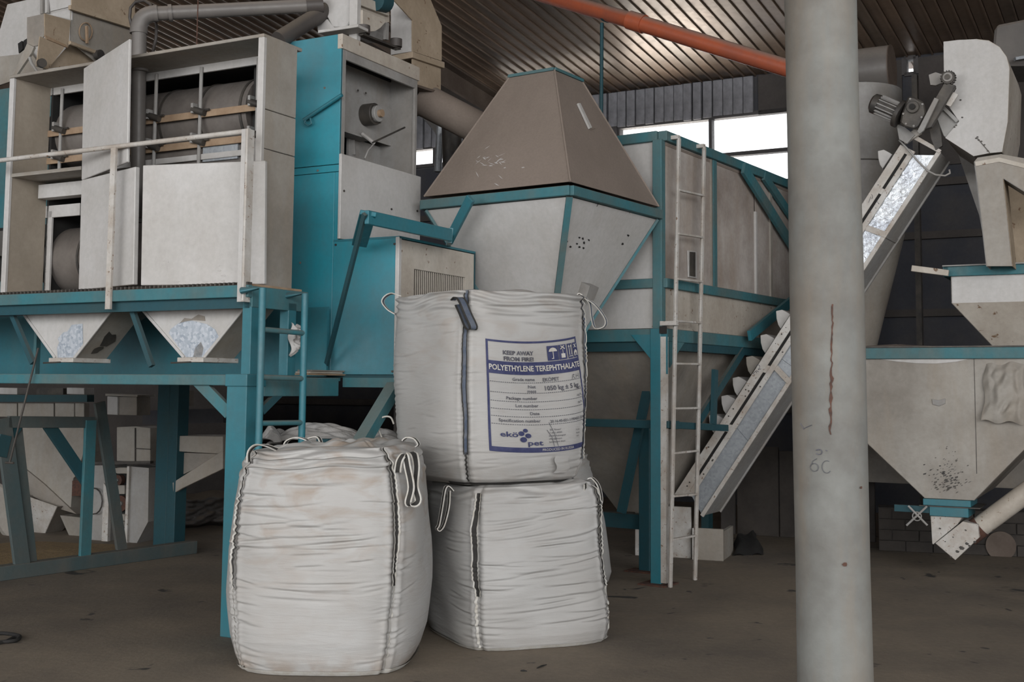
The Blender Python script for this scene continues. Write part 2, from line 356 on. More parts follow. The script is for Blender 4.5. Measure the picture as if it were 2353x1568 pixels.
# orange overhead pipe
p0 = D(1190, -28, 13.2); p1 = D(1400, 33, 12.1); p2 = D(1450, 47, 11.85); p3 = D(1918, 190, 10.65); p0 = p0 + (p0 - p1) * .8
root = thing('orange_pipe', 'dust topped orange plastic pipe slanting under the ceiling behind the round column', 'pipe', p1)
MB().tube([p0, p2], .083, 24).obj('pipe_length', orange, root, smooth=True)
MB().tube([p2, p3], .083, 24).obj('pipe_length', orange, root, smooth=True)
MB().tube([p3 - (p3 - p2).normalized() * .05, p3, p3 - ZUP * .12, Vector((p3.x, p3.y, 1.88))], .084, 24).obj('drop_pipe', orange, root, smooth=True)
MB().tube([p2 + (p2 - p3).normalized() * .02, p2 - (p2 - p3).normalized() * .16], .096, 24).obj('pipe_socket', orange, root, smooth=True)
MB().tube([p1 + (p0 - p1).normalized() * .05, p1], .088, 24).obj('clamp_band', teal_k, root, smooth=True)
t = D(1383, 53, 12.15); tb = Vector((t.x, t.y, 0))
MB().tube([t, Vector((t.x - .02, t.y, .0))], .02, 10).top('support_rod', teal_k, 'thin upright teal rod holding up the orange pipe', 'rod', smooth=True)
# ================================================================ PLATFORM + SEPARATOR
M = Fr((-1.59, 7.22), 28)
UL = -4.3
root = P0 = thing('steel_platform', 'teal steel platform on legs carrying the white separator cabinets, left side', 'platform', M.p(0, 0, 0))
MB().box(M, -.155, 0, 0, .16, 0, 1.50).obj('leg', teal, root, bevel=.004)
MB().box(M, -.075, -.005, .03, .10, 1.56, 2.0).obj('upper_post', teal, root, bevel=.003)
for v in (.38, ): MB().box(M, -.07, 0, v, v + .08, 1.56, 2.02).obj('upper_post', teal, root, bevel=.003)
u = M.uz(80, 800, .6)[0]; MB().box(M, u - .015, u + .015, .6, .64, 1.56, 1.98).obj('upper_post', teal_d, root)
MB().box(M, UL, 0, -.01, .03, 2.03, 2.105).obj('deck_beam', teal_d, root, bevel=.003)
MB().box(M, UL, -.02, .03, .06, 1.965, 2.04).obj('deck_beam_web', teal_k, root)  # shade on the lower web is put into a darker teal
MB().box(M, -.03, .0, .03, .58, 1.97, 2.10).obj('deck_beam', teal_d, root, bevel=.003)
MB().box(M, UL, -.155, .0, .10, 1.495, 1.56).obj('lower_beam', teal_d, root, bevel=.004)
MB().box(M, -.16, .01, -.012, .17, 1.49, 1.565).obj('corner_gusset', teal, root, bevel=.004)
MB().box(M, -.04, 0, .16, .93, 1.43, 1.55).obj('lower_beam', teal_d, root, bevel=.004)
MB().box(M, UL, -.04, .10, 1.0, 1.53, 1.552).obj('lower_shelf', teal_d, root)
MB().box(M, UL, -.1, .92, .94, 1.56, 2.03).obj('back_sheet', teal, root)
MB().box(M, UL, -.04, .02, .56, 2.105, 2.118).obj('deck_plate', woodm, root)
m = MB(); u = UL
while u < 0:
    m.box(M, u, u + .012, -.012, .03, 2.105, 2.122); u += .036
m.obj('grating_teeth', dkmetal, root, kind='stuff')
def strut(a, b, w=.035, mt=teal_k, v=.1, nm='strut'): return MB().beam(M.v(*a, v), M.v(*b, v), w, .03, M.V).obj(nm, mt, root)
strut((22, 708), (76, 835)); strut((302, 706), (349, 842)); 
MB().beam(M.v(452, 872, .04), M.v(528, 950, .04), .075, .03, M.V).obj('knee_brace', teal_d, root)
MB().beam(M.u(655, 890, -.02), M.u(600, 945, -.02), .05, .03, M.U).obj('knee_brace', teal_k, root)
MB().beam(M.p(.40, 1.0, 1.5), M.v(828, 1020, .6), .09, .07, M.V).obj('diagonal_brace', teal_d, root)
q = M.v(828, 1020, .6); MB().box(Fr((q.x - .3, q.y + .15), 28), 0, .09, 0, .09, 0, 1.16).obj('leg', teal_k, root)
MB().box(M, -.02, .42, 1.0, 1.06, 1.49, 1.555).obj('lower_beam', teal_d, root)
# handrail
tr0, tr1 = M.v(-60, 371, -.01), M.v(565, 309, -.01)
MB().tube([M.p(UL, -.01, 3.05), M.p(-.02, -.01, 3.05)], .016, 10).obj('handrail', white_r, root, smooth=True, label='white top handrail')
MB().box(M, -.068, -.036, -.03, -.005, 2.0, 3.06).obj('rail_post', white, root, label='white rail post at platform corner')
MB().box(M, -.034, -.018, -.03, .03, 2.0, 3.06).obj('rail_post_flange', white_r, root)
u = M.uz(257, 500, -.02)[0]
MB().box(M, u - .022, u + .022, -.03, -.012, 1.98, 3.04).obj('rail_post', white_r, root, label='peeling rusty white rail post')
# ---- separator cabinet
F = .2; B = .52; U0, U1 = -2.42, -.09; ZT = 3.70; ZB = 2.135
root = S0 = thing('drum_separator', 'white grain drum separator cabinet with open panels standing on the teal platform', 'machine', M.p(-1.2, .5, ZB))
MB().box(M, U0, U0 + .02, F, B, ZB, ZT).obj('side_panel', innerm, root, label='dusty inner left side panel')
for z0, z1 in ((ZB - .02, 2.985), (2.99, 3.238), (3.243, ZT + .005)):
    MB().box(M, U1 - .02, U1, F, B, z0, z1).obj('side_sheet', white_d, root, bevel=.003)
MB().box(M, U1 - .045, U1 + .002, F - .02, F + .01, ZB - .01, ZT).obj('corner_trim', white, root, bevel=.003)
MB().box(M, U0 - .02, U0 + .025, F - .015, F + .01, ZB - .02, ZT).obj('corner_trim', white, root, bevel=.003)
MB().box(M, U0 - .02, U1, F - .02, B + .05, ZT, ZT + .022).obj('roof_panel', white_d, root, bevel=.003)
um = M.uz(185, 420, F)[0]
MB().box(M, U0 + .02, um, F, B, 2.975, 3.0).obj('shelf_panel', white_d, root)
MB().box(M, U0 + .05, um, .42, B, 2.85, 2.95).obj('shelf_panel', white, root)
ZI = B
def rail(z0, z1, ua, ub, v=ZI, mt=white, nm='inner_rail', d=.02): MB().box(M, ua, ub, v, v + d, z0, z1).obj(nm, mt, root, bevel=.002)
uu = lambda x, y=300, v=ZI: M.uz(x, y, v)[0]
ua = uu(98); ub = uu(612) + .03; uc = uu(306)
zt = M.uz(500, 150, ZI)[1]
rail(zt - .035, zt + .035, ua, ub)
rail(zt + .035, ZT, ua, ub, mt=grime)
zl = M.uz(560, 350, ZI)[1]
rail(zl - .02, zl + .02, ua, ub); rail(2.50, 2.86, ua - .1, ua - .02, mt=white_d)
zq = M.uz(150, 482, ZI)[1]; rail(zq - .05, zq + .04, ua - .1, uu(190)); rail(ZB, zq, uu(86), uu(100), mt=white_d); rail(ZB, zq, uu(117), uu(127)); rail(3.0, zt, uu(93), uu(104), mt=white_d)
MB().box(M, uu(100), uu(104), ZI + .0, ZI + .03, ZB, zq - .05).obj('hinge_strip', dkmetal, root)
for x in (358, 461, 592, 142):
    x0 = uu(x); MB().tube([M.p(x0, ZI - .01, (3.0 if x < 500 else 2.98)), M.p(x0, ZI - .01, ZT - .02)], .013, 8).obj('clamp_rod', greyp, root, smooth=True)
for y0, mt in ((262, woodm), (330, woodm)):
    z = M.uz(461, y0, ZI)[1]
    rail(z - .028, z + .02, ua + .05, ub, ZI - .012, mt, 'cross_slat', .012)
    for x in (358, 461, 592, 142):
        x0 = uu(x); c = M.p(x0, ZI - .03, z + .015)
        cl = MB().tube([c + M.U * -.05 + ZUP * .015, c + M.U * .06 - ZUP * .02], .024, 10).obj('spring_clamp', dkmetal, root, smooth=True)
        MB().box(M, x0 - .05, x0 - .03, ZI - .05, ZI + .0, z + .0, z + .07).obj('clamp_lug', greyp, cl)
        MB().tube([c + M.U * .06, c + M.U * .10], .008, 6).obj('clamp_pin', dkmetal, cl)
# housing interior
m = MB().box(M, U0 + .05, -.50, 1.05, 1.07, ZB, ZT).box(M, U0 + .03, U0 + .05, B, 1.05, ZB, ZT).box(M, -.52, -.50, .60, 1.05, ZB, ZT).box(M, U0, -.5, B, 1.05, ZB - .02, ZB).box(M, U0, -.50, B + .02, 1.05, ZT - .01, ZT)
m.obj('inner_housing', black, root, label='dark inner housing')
zc = M.uz(461, 262, .62)[1]
zd_ = M.v(461, 196, .76).z - .27
for z0, uL, uR in ((zd_, uu(148, 270, .72), -.54), (2.42, uu(130, 560, .72), -.54)):
    dr = MB().tube([M.p(uL, .80, z0), M.p(uR, .80, z0)], .255, 40).obj('cleaning_drum', drumm, root, smooth=True, label='dark worn steel drum')
    for k in range(6):
        ux = uL + (uR - uL) * (.02 + k * .19); MB().tube([M.p(ux, .80, z0), M.p(ux + .02, .80, z0)], .262, 40).obj('drum_hoop', dkmetal, dr, smooth=True)
MB().box(M, uu(190), uu(600), ZI + .03, ZI + .045, 3.0, 3.17).obj('screen_plate', drumm, root)
MB().box(M, uu(465), uu(545), ZI + .01, ZI + .03, 3.02, 3.17).obj('screen_plate', galv, root, label='shiny screen plate')
# doors
def door(px_h, v, yaw, quad, name, mt, t=.03, label=None, px2=None):
    h = M.v(px_h, 400, v); f = Fr((h.x, h.y), yaw); P = [f.v(x, y, 0) for x, y in quad]
    return MB().plate(P, t).obj(name, mt, root, bevel=.004, label=label), f
door(190, F - .02, 44, [(192, 157), (297, 89), (292, 372), (187, 414)], 'swung_door', white, .02, 'upper door panel swung open, dust runs at its top')
door(183, F - .02, 40, [(187, 414), (311, 383), (306, 654), (180, 667)], 'swung_door', white, .035, 'lower door panel swung slightly open')
d1, f1 = door(610, F - .03, 19, [(328, 380), (609, 369), (607, 653), (323, 656)], 'closed_door', white, .03, 'large closed white panel')
rr = random.Random(2)
for k in range(7):
    x, y = rr.uniform(340, 520), rr.uniform(600, 648); m = MB().plate([f1.v(x + rr.uniform(3, 9) * math.cos(a), y + rr.uniform(1.5, 4) * math.sin(a), -.001) for a in (0, 1, 2, 3, 4, 5.2)], .0008, False); m.obj('scuff_mark', clothw, d1)
# bottom trough hoppers
def trough(tl, tr, br, bl, va, vb, name, label, patches, lbl2):
    r = thing(name, label, 'hopper', M.v(*bl, va), 'trough hoppers hanging under the platform')
    a = [M.v(*q, va) for q in (tl, tr, br, bl)]; sh = M.V * (vb - va)
    for i, nm in ((None, 'front_sheet'),):
        MB().plate(a, .004).obj(nm, white, r, bevel=.001)
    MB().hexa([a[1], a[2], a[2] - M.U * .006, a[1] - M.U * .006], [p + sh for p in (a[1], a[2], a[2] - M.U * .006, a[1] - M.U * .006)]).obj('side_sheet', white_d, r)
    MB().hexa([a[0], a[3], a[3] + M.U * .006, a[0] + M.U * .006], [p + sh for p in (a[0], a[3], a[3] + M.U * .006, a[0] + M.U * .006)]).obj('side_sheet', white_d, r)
    for i, j in ((0, 3), (1, 2)):
        MB().beam(a[i] - M.V * .004, a[j] - M.V * .004, .02, .012, M.V).obj('edge_angle', white, r, bevel=.002)
    b = [a[3] - M.U * .035 - M.V * .03, a[2] + M.U * .015 - M.V * .03]
    MB().hexa([b[0], b[1], b[1] + sh * 1.1 + M.V * .03, b[0] + sh * 1.1 + M.V * .03], [p - ZUP * .03 for p in (b[0], b[1], b[1] + sh * 1.1 + M.V * .03, b[0] + sh * 1.1 + M.V * .03)]).obj('slide_tray', white_r, r, bevel=.003, label='scraped slide tray under the outlet')
    MB().tube([b[0] - ZUP * .035 - M.U * .05, b[0] - ZUP * .03 + M.U * .12], .006, 6).obj('gate_handle', dkmetal, r)
    for (poly, mt, nm) in patches: MB().plate([M.v(x, y, va - .002) for x, y in poly], .001, False).obj(nm, mt, r)
    return r, a, sh
h1, a1_, s1_ = trough((40, 700), (268, 700), (172, 823), (128, 823), .2, .48, 'trough_hopper', 'white trough hopper with patches of bare zinc hanging under the platform, leftmost', [
    ([(165, 747), (190, 744), (191, 800), (180, 812), (172, 822), (133, 822), (131, 800), (136, 788), (133, 778), (146, 764), (155, 762)], galv_w, 'bare_patch')], '')
h2, a2_, s2_ = trough((318, 700), (568, 700), (470, 822), (424, 822), .2, .48, 'trough_hopper', 'white trough hopper with a broad bare zinc patch, beside the thick teal leg', [
    ([(392, 757), (412, 742), (440, 737), (475, 745), (494, 757), (503, 774), (488, 800), (470, 821), (428, 821), (412, 800), (388, 766)], galv_w, 'bare_patch'),
    ([(411, 745), (424, 731), (440, 733), (456, 723), (470, 727), (472, 738), (445, 736), (425, 739)], grime, 'bare_patch'),
    ([(444, 822), (448, 800), (462, 786), (468, 800), (464, 821)], white, 'paint_flake')], '')
for r_, a_, s_, spots in ((h1, a1_, s1_, ((.3, .62, .11), (.22, .82, .06))), (h1, a1_, s1_, ((.75, .12, .09),))):
    for fv, fz, rad in spots:   # scraped dark patches on the sloping side
        e0 = a_[1].lerp(a_[2], fz) + s_ * (fv + .25) + Vector((.003, 0, -.002)); d = (a_[2] - a_[1]).normalized(); V_ = M.V
        n_ = d.cross(V_).normalized(); n_ = n_ if n_.x > 0 else -n_
        rg = random.Random(int(fz * 99)); pts = [e0 + d * rad * .6 * (1 + .5 * rg.uniform(-1, 1)) * math.cos(k * .63) + V_ * rad * .6 * (1 + .5 * rg.uniform(-1, 1)) * math.sin(k * .63) for k in range(10)]
        MB().hexa([p + n_ * .002 for p in pts], [p + n_ * .003 for p in pts]).obj('scraped_patch', dkmetal, r_)
# T handled rod
p, q = M.v(88, 800, -.03), M.v(22, 1064, -.03)
root = thing('t_handle_rod', 'thin dark rod with a T handle hanging below the platform edge', 'rod', q)
MB().tube([p, q], .007, 8).obj('rod', dkmetal, root, smooth=True); MB().tube([q - M.U * .04, q + M.U * .04], .008, 8).obj('handle', dkmetal, root, smooth=True)
# grey PVC pipe with elbow
vP = .42
def pv(x, y, v=vP): return M.v(x, y, v)
e = [pv(318, 385), pv(319, 345), pv(320, 170), pv(320, 62)]
root = thing('grey_pipe', 'grey plastic pipe with elbow rising from the cabinet then running right to the fan', 'pipe', e[0])
z_r = pv(345, 32).z
MB().tube([pv(316, 500, .44), pv(320, 62)], .05, 24).obj('pipe_length', pvc, root, smooth=True)
cor = pv(320, 33); end = M.v(742, 12, 1.25); mid = (end - cor).normalized()
pts = []
for k in range(9):
    a = k / 8; A = cor - ZUP * .11; Bq = cor + mid * .11
    pts.append(A.lerp(cor, a).lerp(cor.lerp(Bq, a), a))
MB().tube(pts, .058, 24).obj('pipe_elbow', pvc, root, smooth=True)
MB().tube([cor + mid * .1, end], .05, 24).obj('pipe_length', pvc, root, smooth=True)
for a in (.1, .2): MB().tube([cor + mid * a, cor + mid * (a + .025)], .0605, 24).obj('pipe_collar', pvc, root, smooth=True)
MB().tube([cor - ZUP * .1, cor - ZUP * .14], .0605, 24).obj('pipe_collar', pvc, root, smooth=True)
MB().tube([end - mid * .12, end], .058, 24).obj('pipe_socket', pvc_d, root, smooth=True)
m = pv(323, 165); MB().tube([m, m + ZUP * .035], .058, 24).obj('pipe_clamp', pvc, root, smooth=True)
MB().tube([M.v(640, 92, .9), M.v(752, 22, 1.35)], .062, 20).top('dark_pipe', pvc_d, 'short dark grey pipe slanting down from the fan onto the cabinet roof', 'pipe', smooth=True)
# cable looping over the elbow
pts = [(303, 62), (298, 40), (300, 18), (312, 4), (332, 1), (346, 10), (352, 30), (360, 60), (358, 90), (350, 125)]
MB().tube([M.v(x, y, .62) for x, y in pts], .011, 8).top('black_cable', pvc_d, 'black cable looping behind the grey pipe elbow', 'cable', smooth='all')
q = M.v(452, 106, .35); q.z = 3.722; MB().tube([M.p(M.uz(454, 10, .35)[0], .35, 5.2), q], .004, 6).top('thin_red_rod', rust, 'thin rusty rod standing up from the right part of the cabinet roof', 'rod')
# ---- teal aspiration tower
vt = 1.0
ut = M.uz(785, 76, vt)[0]; ux = M.uz(918, 547, vt)[0]; ZTT = 3.94; ZX = 2.485
root = T0 = thing('aspirator_tower', 'tall teal aspirator tower with an open side bay and white side door', 'machine', M.p(-.3, 1.4, 1.56))
zs1 = M.uz(730, 381, vt)[1]; zs2 = M.uz(730, 398, vt)[1]; us_ = M.uz(763, 700, vt)[0]
MB().box(M, -.56, ut, vt, vt + .02, zs1, ZTT).obj('front_panel', tealp, root, bevel=.002)
MB().box(M, -.56, ut, vt + .002, vt + .02, zs2, zs1 - .004).obj('front_panel', tealp, root, bevel=.002)
MB().box(M, -.56, us_ - .002, vt, vt + .02, 1.56, zs2 - .004).obj('front_panel', tealp, root, bevel=.002)
MB().box(M, us_, ut, vt + .004, vt + .02, ZX - .04, zs2 - .004).obj('front_panel', tealp, root)
for k, (x, y) in enumerate(((746, 202), (690, 604), (730, 392))): MB().tube([M.v(x, y, vt - .004), M.v(x, y, vt)], .008, 10).obj('rivet', dkmetal, root)
# side bay
V1 = 1.985; zd = M.vz(785, 355, ut)[1]
MB().box(M, ut - .02, ut, vt + .004, vt + .06, zd, ZTT - .09).obj('bay_frame', greyp, root, bevel=.002)
MB().box(M, ut - .02, ut, V1 - .035, V1, zd - .1, ZTT - .09).obj('bay_frame', greyp, root, bevel=.002)
MB().box(M, ut - .02, ut, vt + .06, V1 - .03, ZTT - .17, ZTT - .10).obj('bay_frame', greyp, root, bevel=.002)
MB().box(M, ut - .03, ut + .012, vt - .005, V1 + .01, ZTT - .105, ZTT).obj('top_trim', white_c, root, bevel=.003)
MB().box(M, ub_ - .6 if 0 else ut - .8, ut - .02, vt + .02, V1 - .02, ZTT - .06, ZTT - .04).obj('shaded_bay_ceiling', black, root)  # deep shadow under the bay roof, put into black colour
MB().box(M, -.56, ut, vt + .02, V1, ZTT - .03, ZTT - .004).obj('roof_panel', white_d, root)
MB().box(M, -.56, -.54, vt + .02, V1, 1.56, ZTT - .03).obj('side_sheet', teal_k, root)
MB().box(M, -.56, ut - .02, V1 - .02, V1, 1.56, ZTT - .03).obj('back_panel', greyp, root)
rz = M.vz(880, 210, ut - .22)[1]
ub_ = ut - .22
zb1 = M.vz(850, 232, ub_)[1]; zb0 = M.vz(850, 320, ub_)[1]
MB().box(M, ub_ - .012, ub_, vt + .02, V1 - .02, zb0, zb1).obj('bay_back', greyp, root)
zq2 = M.vz(850, 168, ub_)[1]; MB().box(M, ub_ - .05, ub_ - .02, vt + .02, V1 - .02, zb1, zq2).obj('bay_back', greyp, root); MB().box(M, ub_ - .04, ub_ - .01, vt + .02, V1 - .02, zq2, ZTT - .03).obj('bay_shade_sheet', black, root)  # black sheet paints the shadowed wedge above the bay back
MB().box(M, ub_ - .1, ub_ + .02, vt + .02, V1 - .3, zb0 - .012, zb0).obj('bay_ledge', greyp, root)
MB().box(M, ub_ - .5, ub_ - .48, vt + .02, V1 - .02, 2.6, zb0).obj('bay_shade_sheet', black, root)
MB().box(M, ub_ - .12, ub_ - .1, vt + .55, V1 - .02, 2.9, zb0).obj('bay_back', greyp, root)
c = M.u(838, 265, ub_)
be = MB().cyl(c, c + M.U * .10, .082, 28).obj('bearing_housing', dkmetal, root, smooth=True, bevel=.004)
MB().cyl(c + M.U * .10, c + M.U * .13, .062, 28).obj('bearing_ring', greyp, be, smooth=True, bevel=.004)
MB().cyl(c + M.U * .13, c + M.U * .16, .028, 20).obj('shaft_end', woodm, be, smooth=True)
for k in range(4):
    a = k * 1.57 + .7; q = c + M.U * .1 + M.V * .072 * math.cos(a) + ZUP * .072 * math.sin(a); MB().cyl(q, q + M.U * .012, .008, 6).obj('bolt', dkmetal, be)
for x, y in ((822, 208), (840, 214), (912, 222)):
    c = M.u(x, y, ub_); MB().cyl(c, c + M.U * .006, .008, 8).obj('bolt', dkmetal, root)
MB().tube([M.u(832, 308, ub_ + .02), M.u(848, 320, ub_ + .08), M.u(860, 330, ub_ + .1)], .014, 8).obj('latch', clothw, root)
MB().tube([M.u(856, 328, ut - .02), M.u(930, 293, ut - .02)], .007, 8).obj('loose_rod', dkmetal, root, smooth=True)
MB().tube([M.u(858, 332, ub_), M.u(846, 345, ub_), M.u(838, 364, ub_)], .006, 6).obj('hanging_wire', clothw, root)
MB().tube([M.u(810, 322, ub_ - .1), M.u(812, 356, ub_ - .1)], .02, 8).obj('shaft', greyp, root, smooth=True)
# door
zd0 = M.vz(780, 550, ut)[1]
dq = MB().box(M, ut, ut + .022, vt - .002, V1 + .035, zd0, zd).obj('side_door', white_c if 0 else white, root, bevel=.003, label='white side door with screws')
for x, y in ((790, 439), (958, 485), (899, 481)):
    c = M.u(x, y, ut + .022); MB().cyl(c, c + M.U * .006, .008, 8).obj('door_screw', dkmetal, dq)
# lever and hook on teal front
MB().tube([M.v(698, 276, vt - .03), M.v(786, 218, vt - .03)], .014, 10).obj('lever', teal, root, smooth=True, label='teal lever rod on the front')
MB().tube([M.v(702, 276, vt - .03), M.v(700, 284, vt - .03), M.v(708, 289, vt - .03), M.v(716, 284, vt - .03), M.v(713, 272, vt - .03)], .007, 8).obj('lever_hook', teal, root, smooth=True)
# lower box
MB().box(M, us_, ux - .03, vt, vt + .02, 1.575, ZX).obj('box_front', tealp, root, bevel=.002)
MB().box(M, ux - .03, ux, vt - .003, vt + .03, 1.56, ZX + .006).obj('corner_trim', white, root, bevel=.003)
MB().box(M, us_, ux, vt, 2.02, ZX - .004, ZX + .012).obj('box_roof', teal, root)
MB().box(M, us_, ux, vt - .004, 2.02, 1.555, 1.572).obj('box_floor', teal_k, root)
MB().box(M, us_, ux, 2.0, 2.02, 1.56, ZX).obj('box_back', teal_k, root)
vg0, zg1 = M.vz(952, 618, ux); vg1, _ = M.vz(1070, 637, ux); zg0 = 2.02
for a in ((vt + .02, vg0, 1.56, ZX - .01), (vg1, 2.02, 1.56, ZX - .01), (vg0, vg1, zg1, ZX - .01), (vg0, vg1, 1.56, zg0)):
    MB().box(M, ux - .02, ux - .002, *a).obj('box_side', white_c, root)
g = MB().box(M, ux - .07, ux - .06, vg0, vg1, zg0, zg1).obj('vent_grille', dkmetal, root, label='dark vent grille with fine upright slats')
n = 27
for k in range(n):
    v = vg0 + (vg1 - vg0) * (k + .3) / n; MB().box(M, ux - .016, ux - .011, v, v + (vg1 - vg0) / n * .38, zg0, zg1).obj('vent_slat', white_c, g)
for x, y in ((772, 563), (907, 561), (902, 854)):
    c = M.v(x, y, vt); MB().cyl(c - M.V * .006, c, .008, 8).obj('screw', dkmetal, root)
# ---- rod and frame in front of tower
uF = .62
root = thing('support_bracket', 'teal angle bracket with a long slanting leg in front of the white side door', 'bracket', M.p(uF, 1.0, 1.56))
a, b = M.u(842, 499, uF), M.u(1035, 541, uF)
MB().beam(a, b, .03, .085).obj('cross_bar', teal, root, bevel=.003)
c = M.v(748, 846, .95)
MB().beam(M.u(846, 490, uF), M.v(826, 562, .86), .03, .10, M.U).obj('slanting_leg', teal, root, bevel=.003)
MB().beam(M.u(838, 492, uF), c, .028, .022, M.V).obj('slanting_leg', teal_k, root)
tp = D(1082, 455, 8.42); lo = D(1030, 556, 8.7)
MB().beam(tp, lo, .07, .03, M.V).obj('diagonal_stay', teal, root, bevel=.003)
MB().beam(b, lo, .1, .03, M.V).obj('gusset', teal, root)
# ---- equipment on the tower roof
z0 = ZTT + .01
root = thing('suction_fan', 'white fan casing with cream drive housing on rubber mounts on the tower roof', 'fan', M.p(-.25, 1.3, z0))
a, b = M.v(730, 76, 1.12), M.v(822, 62, 1.12)
MB().hexa([a, b, b + M.V * .13, a + M.V * .13], [p + ZUP * .022 for p in (a, b, b + M.V * .13, a + M.V * .13)]).obj('base_plate', white, root, bevel=.003)
MB().plate([M.v(*q, 1.3) for q in ((730, 70), (730, 55), (752, 44), (770, 66))], .02).obj('base_bracket', white, root)
pts = [(738, -30), (742, 8), (750, 36), (764, 62), (795, 64), (806, 45), (806, 10), (798, -30)]
MB().hexa([M.v(*q, 1.3) for q in pts], [M.v(*q, 1.3) + M.V * .45 for q in pts]).obj('fan_scroll', white, root, bevel=.006, smooth=False)
MB().box(M, *sorted((M.uz(808, 30, 1.28)[0], M.uz(826, 30, 1.28)[0])), 1.25, 1.30, ZTT + .03, 4.35).obj('upright_channel', white, root, bevel=.003)
uh = M.uz(829, 30, 1.3)[0]
MB().plate([M.u(*q, uh) for q in ((829, -12), (895, 17), (895, 37), (829, 12))], .05).obj('drive_housing_rim', white_c, root, bevel=.003)
MB().plate([M.u(*q, uh - .03) for q in ((829, 8), (895, 36), (895, 50), (829, 70))], .02).obj('drive_housing_back', white_c, root)
cpts = [M.u(833, 22, uh + .02), M.u(833, 69, uh + .02)] + [M.u(x, y, uh + .02) for x, y in ((848, 73), (862, 72), (874, 65), (884, 54), (886, 44))]
MB().plate(cpts, .04).obj('belt_guard', white_c, root, bevel=.003, label='cream half round belt guard')
MB().plate([M.u(*q, uh) for q in ((887, 52), (894, 52), (893, 92), (886, 90))], .02).obj('upright_strut', greyp, root)
for x, y in ((836, 78), (910, 108)):
    c = M.u(x, y, uh + .02); mn = MB().cyl(c, c + ZUP * .06, .045, 20).obj('rubber_mount', pvc_d, root, smooth=True)
    MB().cyl(c - ZUP * .02, c, .02, 10).obj('mount_bolt', greyp, mn)
MB().beam(M.u(828, 79, uh + .02), M.u(915, 113, uh + .02), .05, .015).obj('skid_rail', dkmetal, root)
MB().tube([M.u(862, 0, uh), M.u(885, 5, uh)], .08, 16).obj('motor', teal_k, root, smooth=True)
# duct
vd = 2.15
root = thing('square_duct', 'square white and brown sheet duct rising behind the tower roof', 'duct', M.v(948, 120, vd))
ud = M.uz(948, 118, vd)[0]
zf = M.v(948, 118, vd).z
MB().plate([M.v(*q, vd) for q in ((898, -10), (905, 0), (948, 46), (948, 118), (898, 126))], .01).obj('duct_front', white, root)
MB().plate([M.u(*q, ud) for q in ((948, 47), (905, 0), (990, 0), (1015, 60), (1015, 140), (948, 118))], .01).obj('duct_side', brown, root)
MB().hexa([M.v(895, 128, vd - .02), M.v(948, 118, vd - .02), M.u(1022, 143, ud + .02), M.u(1022, 143, ud + .02) - M.U * .25], [p - ZUP * .05 for p in (M.v(895, 128, vd - .02), M.v(948, 118, vd - .02), M.u(1022, 143, ud + .02), M.u(1022, 143, ud + .02) - M.U * .25)]).obj('duct_flange', brown, root, bevel=.003)
MB().plate([M.u(*q, ud - .01) for q in ((948, 130), (1013, 150), (1013, 214), (948, 196))], .01).obj('duct_side', brown, root)
MB().hexa([M.u(955, 193, ud + .01), M.u(1022, 214, ud + .01), M.u(1022, 214, ud + .01) - M.U * .3, M.u(955, 193, ud + .01) - M.U * .3], [p - ZUP * .02 for p in (M.u(955, 193, ud + .01), M.u(1022, 214, ud + .01), M.u(1022, 214, ud + .01) - M.U * .3, M.u(955, 193, ud + .01) - M.U * .3)]).obj('duct_flange', rafm, root)
# round pipe to the hopper cap
a = M.u(965, 225, ud - .15); b = D(1110, 300, 9.6)
MB().tube([a, b], .135, 28).top('dusty_round_duct', dustm, 'wide dusty round duct running down into the brown hopper cap', 'duct', smooth=True)
a = D(1040, 285, 10.6); MB().tube([a, D(1036, 420, 10.6)], [.10, .07], 20).top('dark_downpipe', dkmetal, 'dark round downpipe beside the small left window', 'pipe', smooth=True)
MB().tube([D(1012, 290, 10.9), D(1006, 395, 10.9)], .035, 16).top('shiny_downpipe', galv, 'slim shiny pipe standing before the small left window', 'pipe', smooth=True)
MB().plate([D(*q, 11.2) for q in ((962, 258), (985, 262), (1030, 330), (1018, 332), (990, 290))], .1).top('hanging_chute', pvc_d, 'dark sloping chute under the dusty round duct', 'chute')
# ---- top left cluster
root = thing('white_casing', 'large white casing behind the top left of the separator', 'casing', M.v(60, 190, 1.25))
MB().plate([M.v(*q, 1.25) for q in ((-60, 60), (0, 68), (17, 10), (150, -20), (190, 150), (190, 160), (0, 170), (-60, 130))], .02).obj('casing_front', white, root)
MB().plate([M.v(*q, 1.2) for q in ((-60, 136), (42, 125), (62, 110), (100, 160), (30, 185), (-30, 205), (-60, 205))], .02).obj('casing_skirt', white_d, root)
for x in (41, 54): MB().plate([M.v(*q, 1.19) for q in ((x, 100 - (x - 41) * .5), (x + 9, 94 - (x - 41) * .5), (x + 11, 112 - (x - 41) * .5), (x + 2, 122 - (x - 41) * .5))], .02).obj('louvre_slot', black, root)
for a, b in (((97, -5), (97, 32)), ((108, -5), (108, 30))): MB().beam(M.v(*a, 1.22), M.v(*b, 1.22), .03, .02, M.V).obj('casing_channel', greyp if a[0] < 100 else white, root)
uc_ = M.uz(165, 45, .95)[0]
root = thing('distribution_box', 'brown dusty distribution box with flanged side above the swung door', 'box', M.v(165, 100, .95))
MB().plate([M.v(*q, .95) for q in ((112, -10), (165, -20), (165, 14), (116, 26))], .01).obj('box_front', white, root)
MB().plate([M.u(*q, uc_) for q in ((165, -10), (310, -25), (310, 60), (165, 14))], .01).obj('box_side', brown, root)
MB().beam(M.u(160, 17, uc_ + .02), M.u(302, 61, uc_ + .02), .03, .035).obj('box_flange', brown, root)
MB().plate([M.v(*q, .96) for q in ((116, 32), (165, 20), (165, 46), (118, 34))], .01).obj('box_front', white, root)
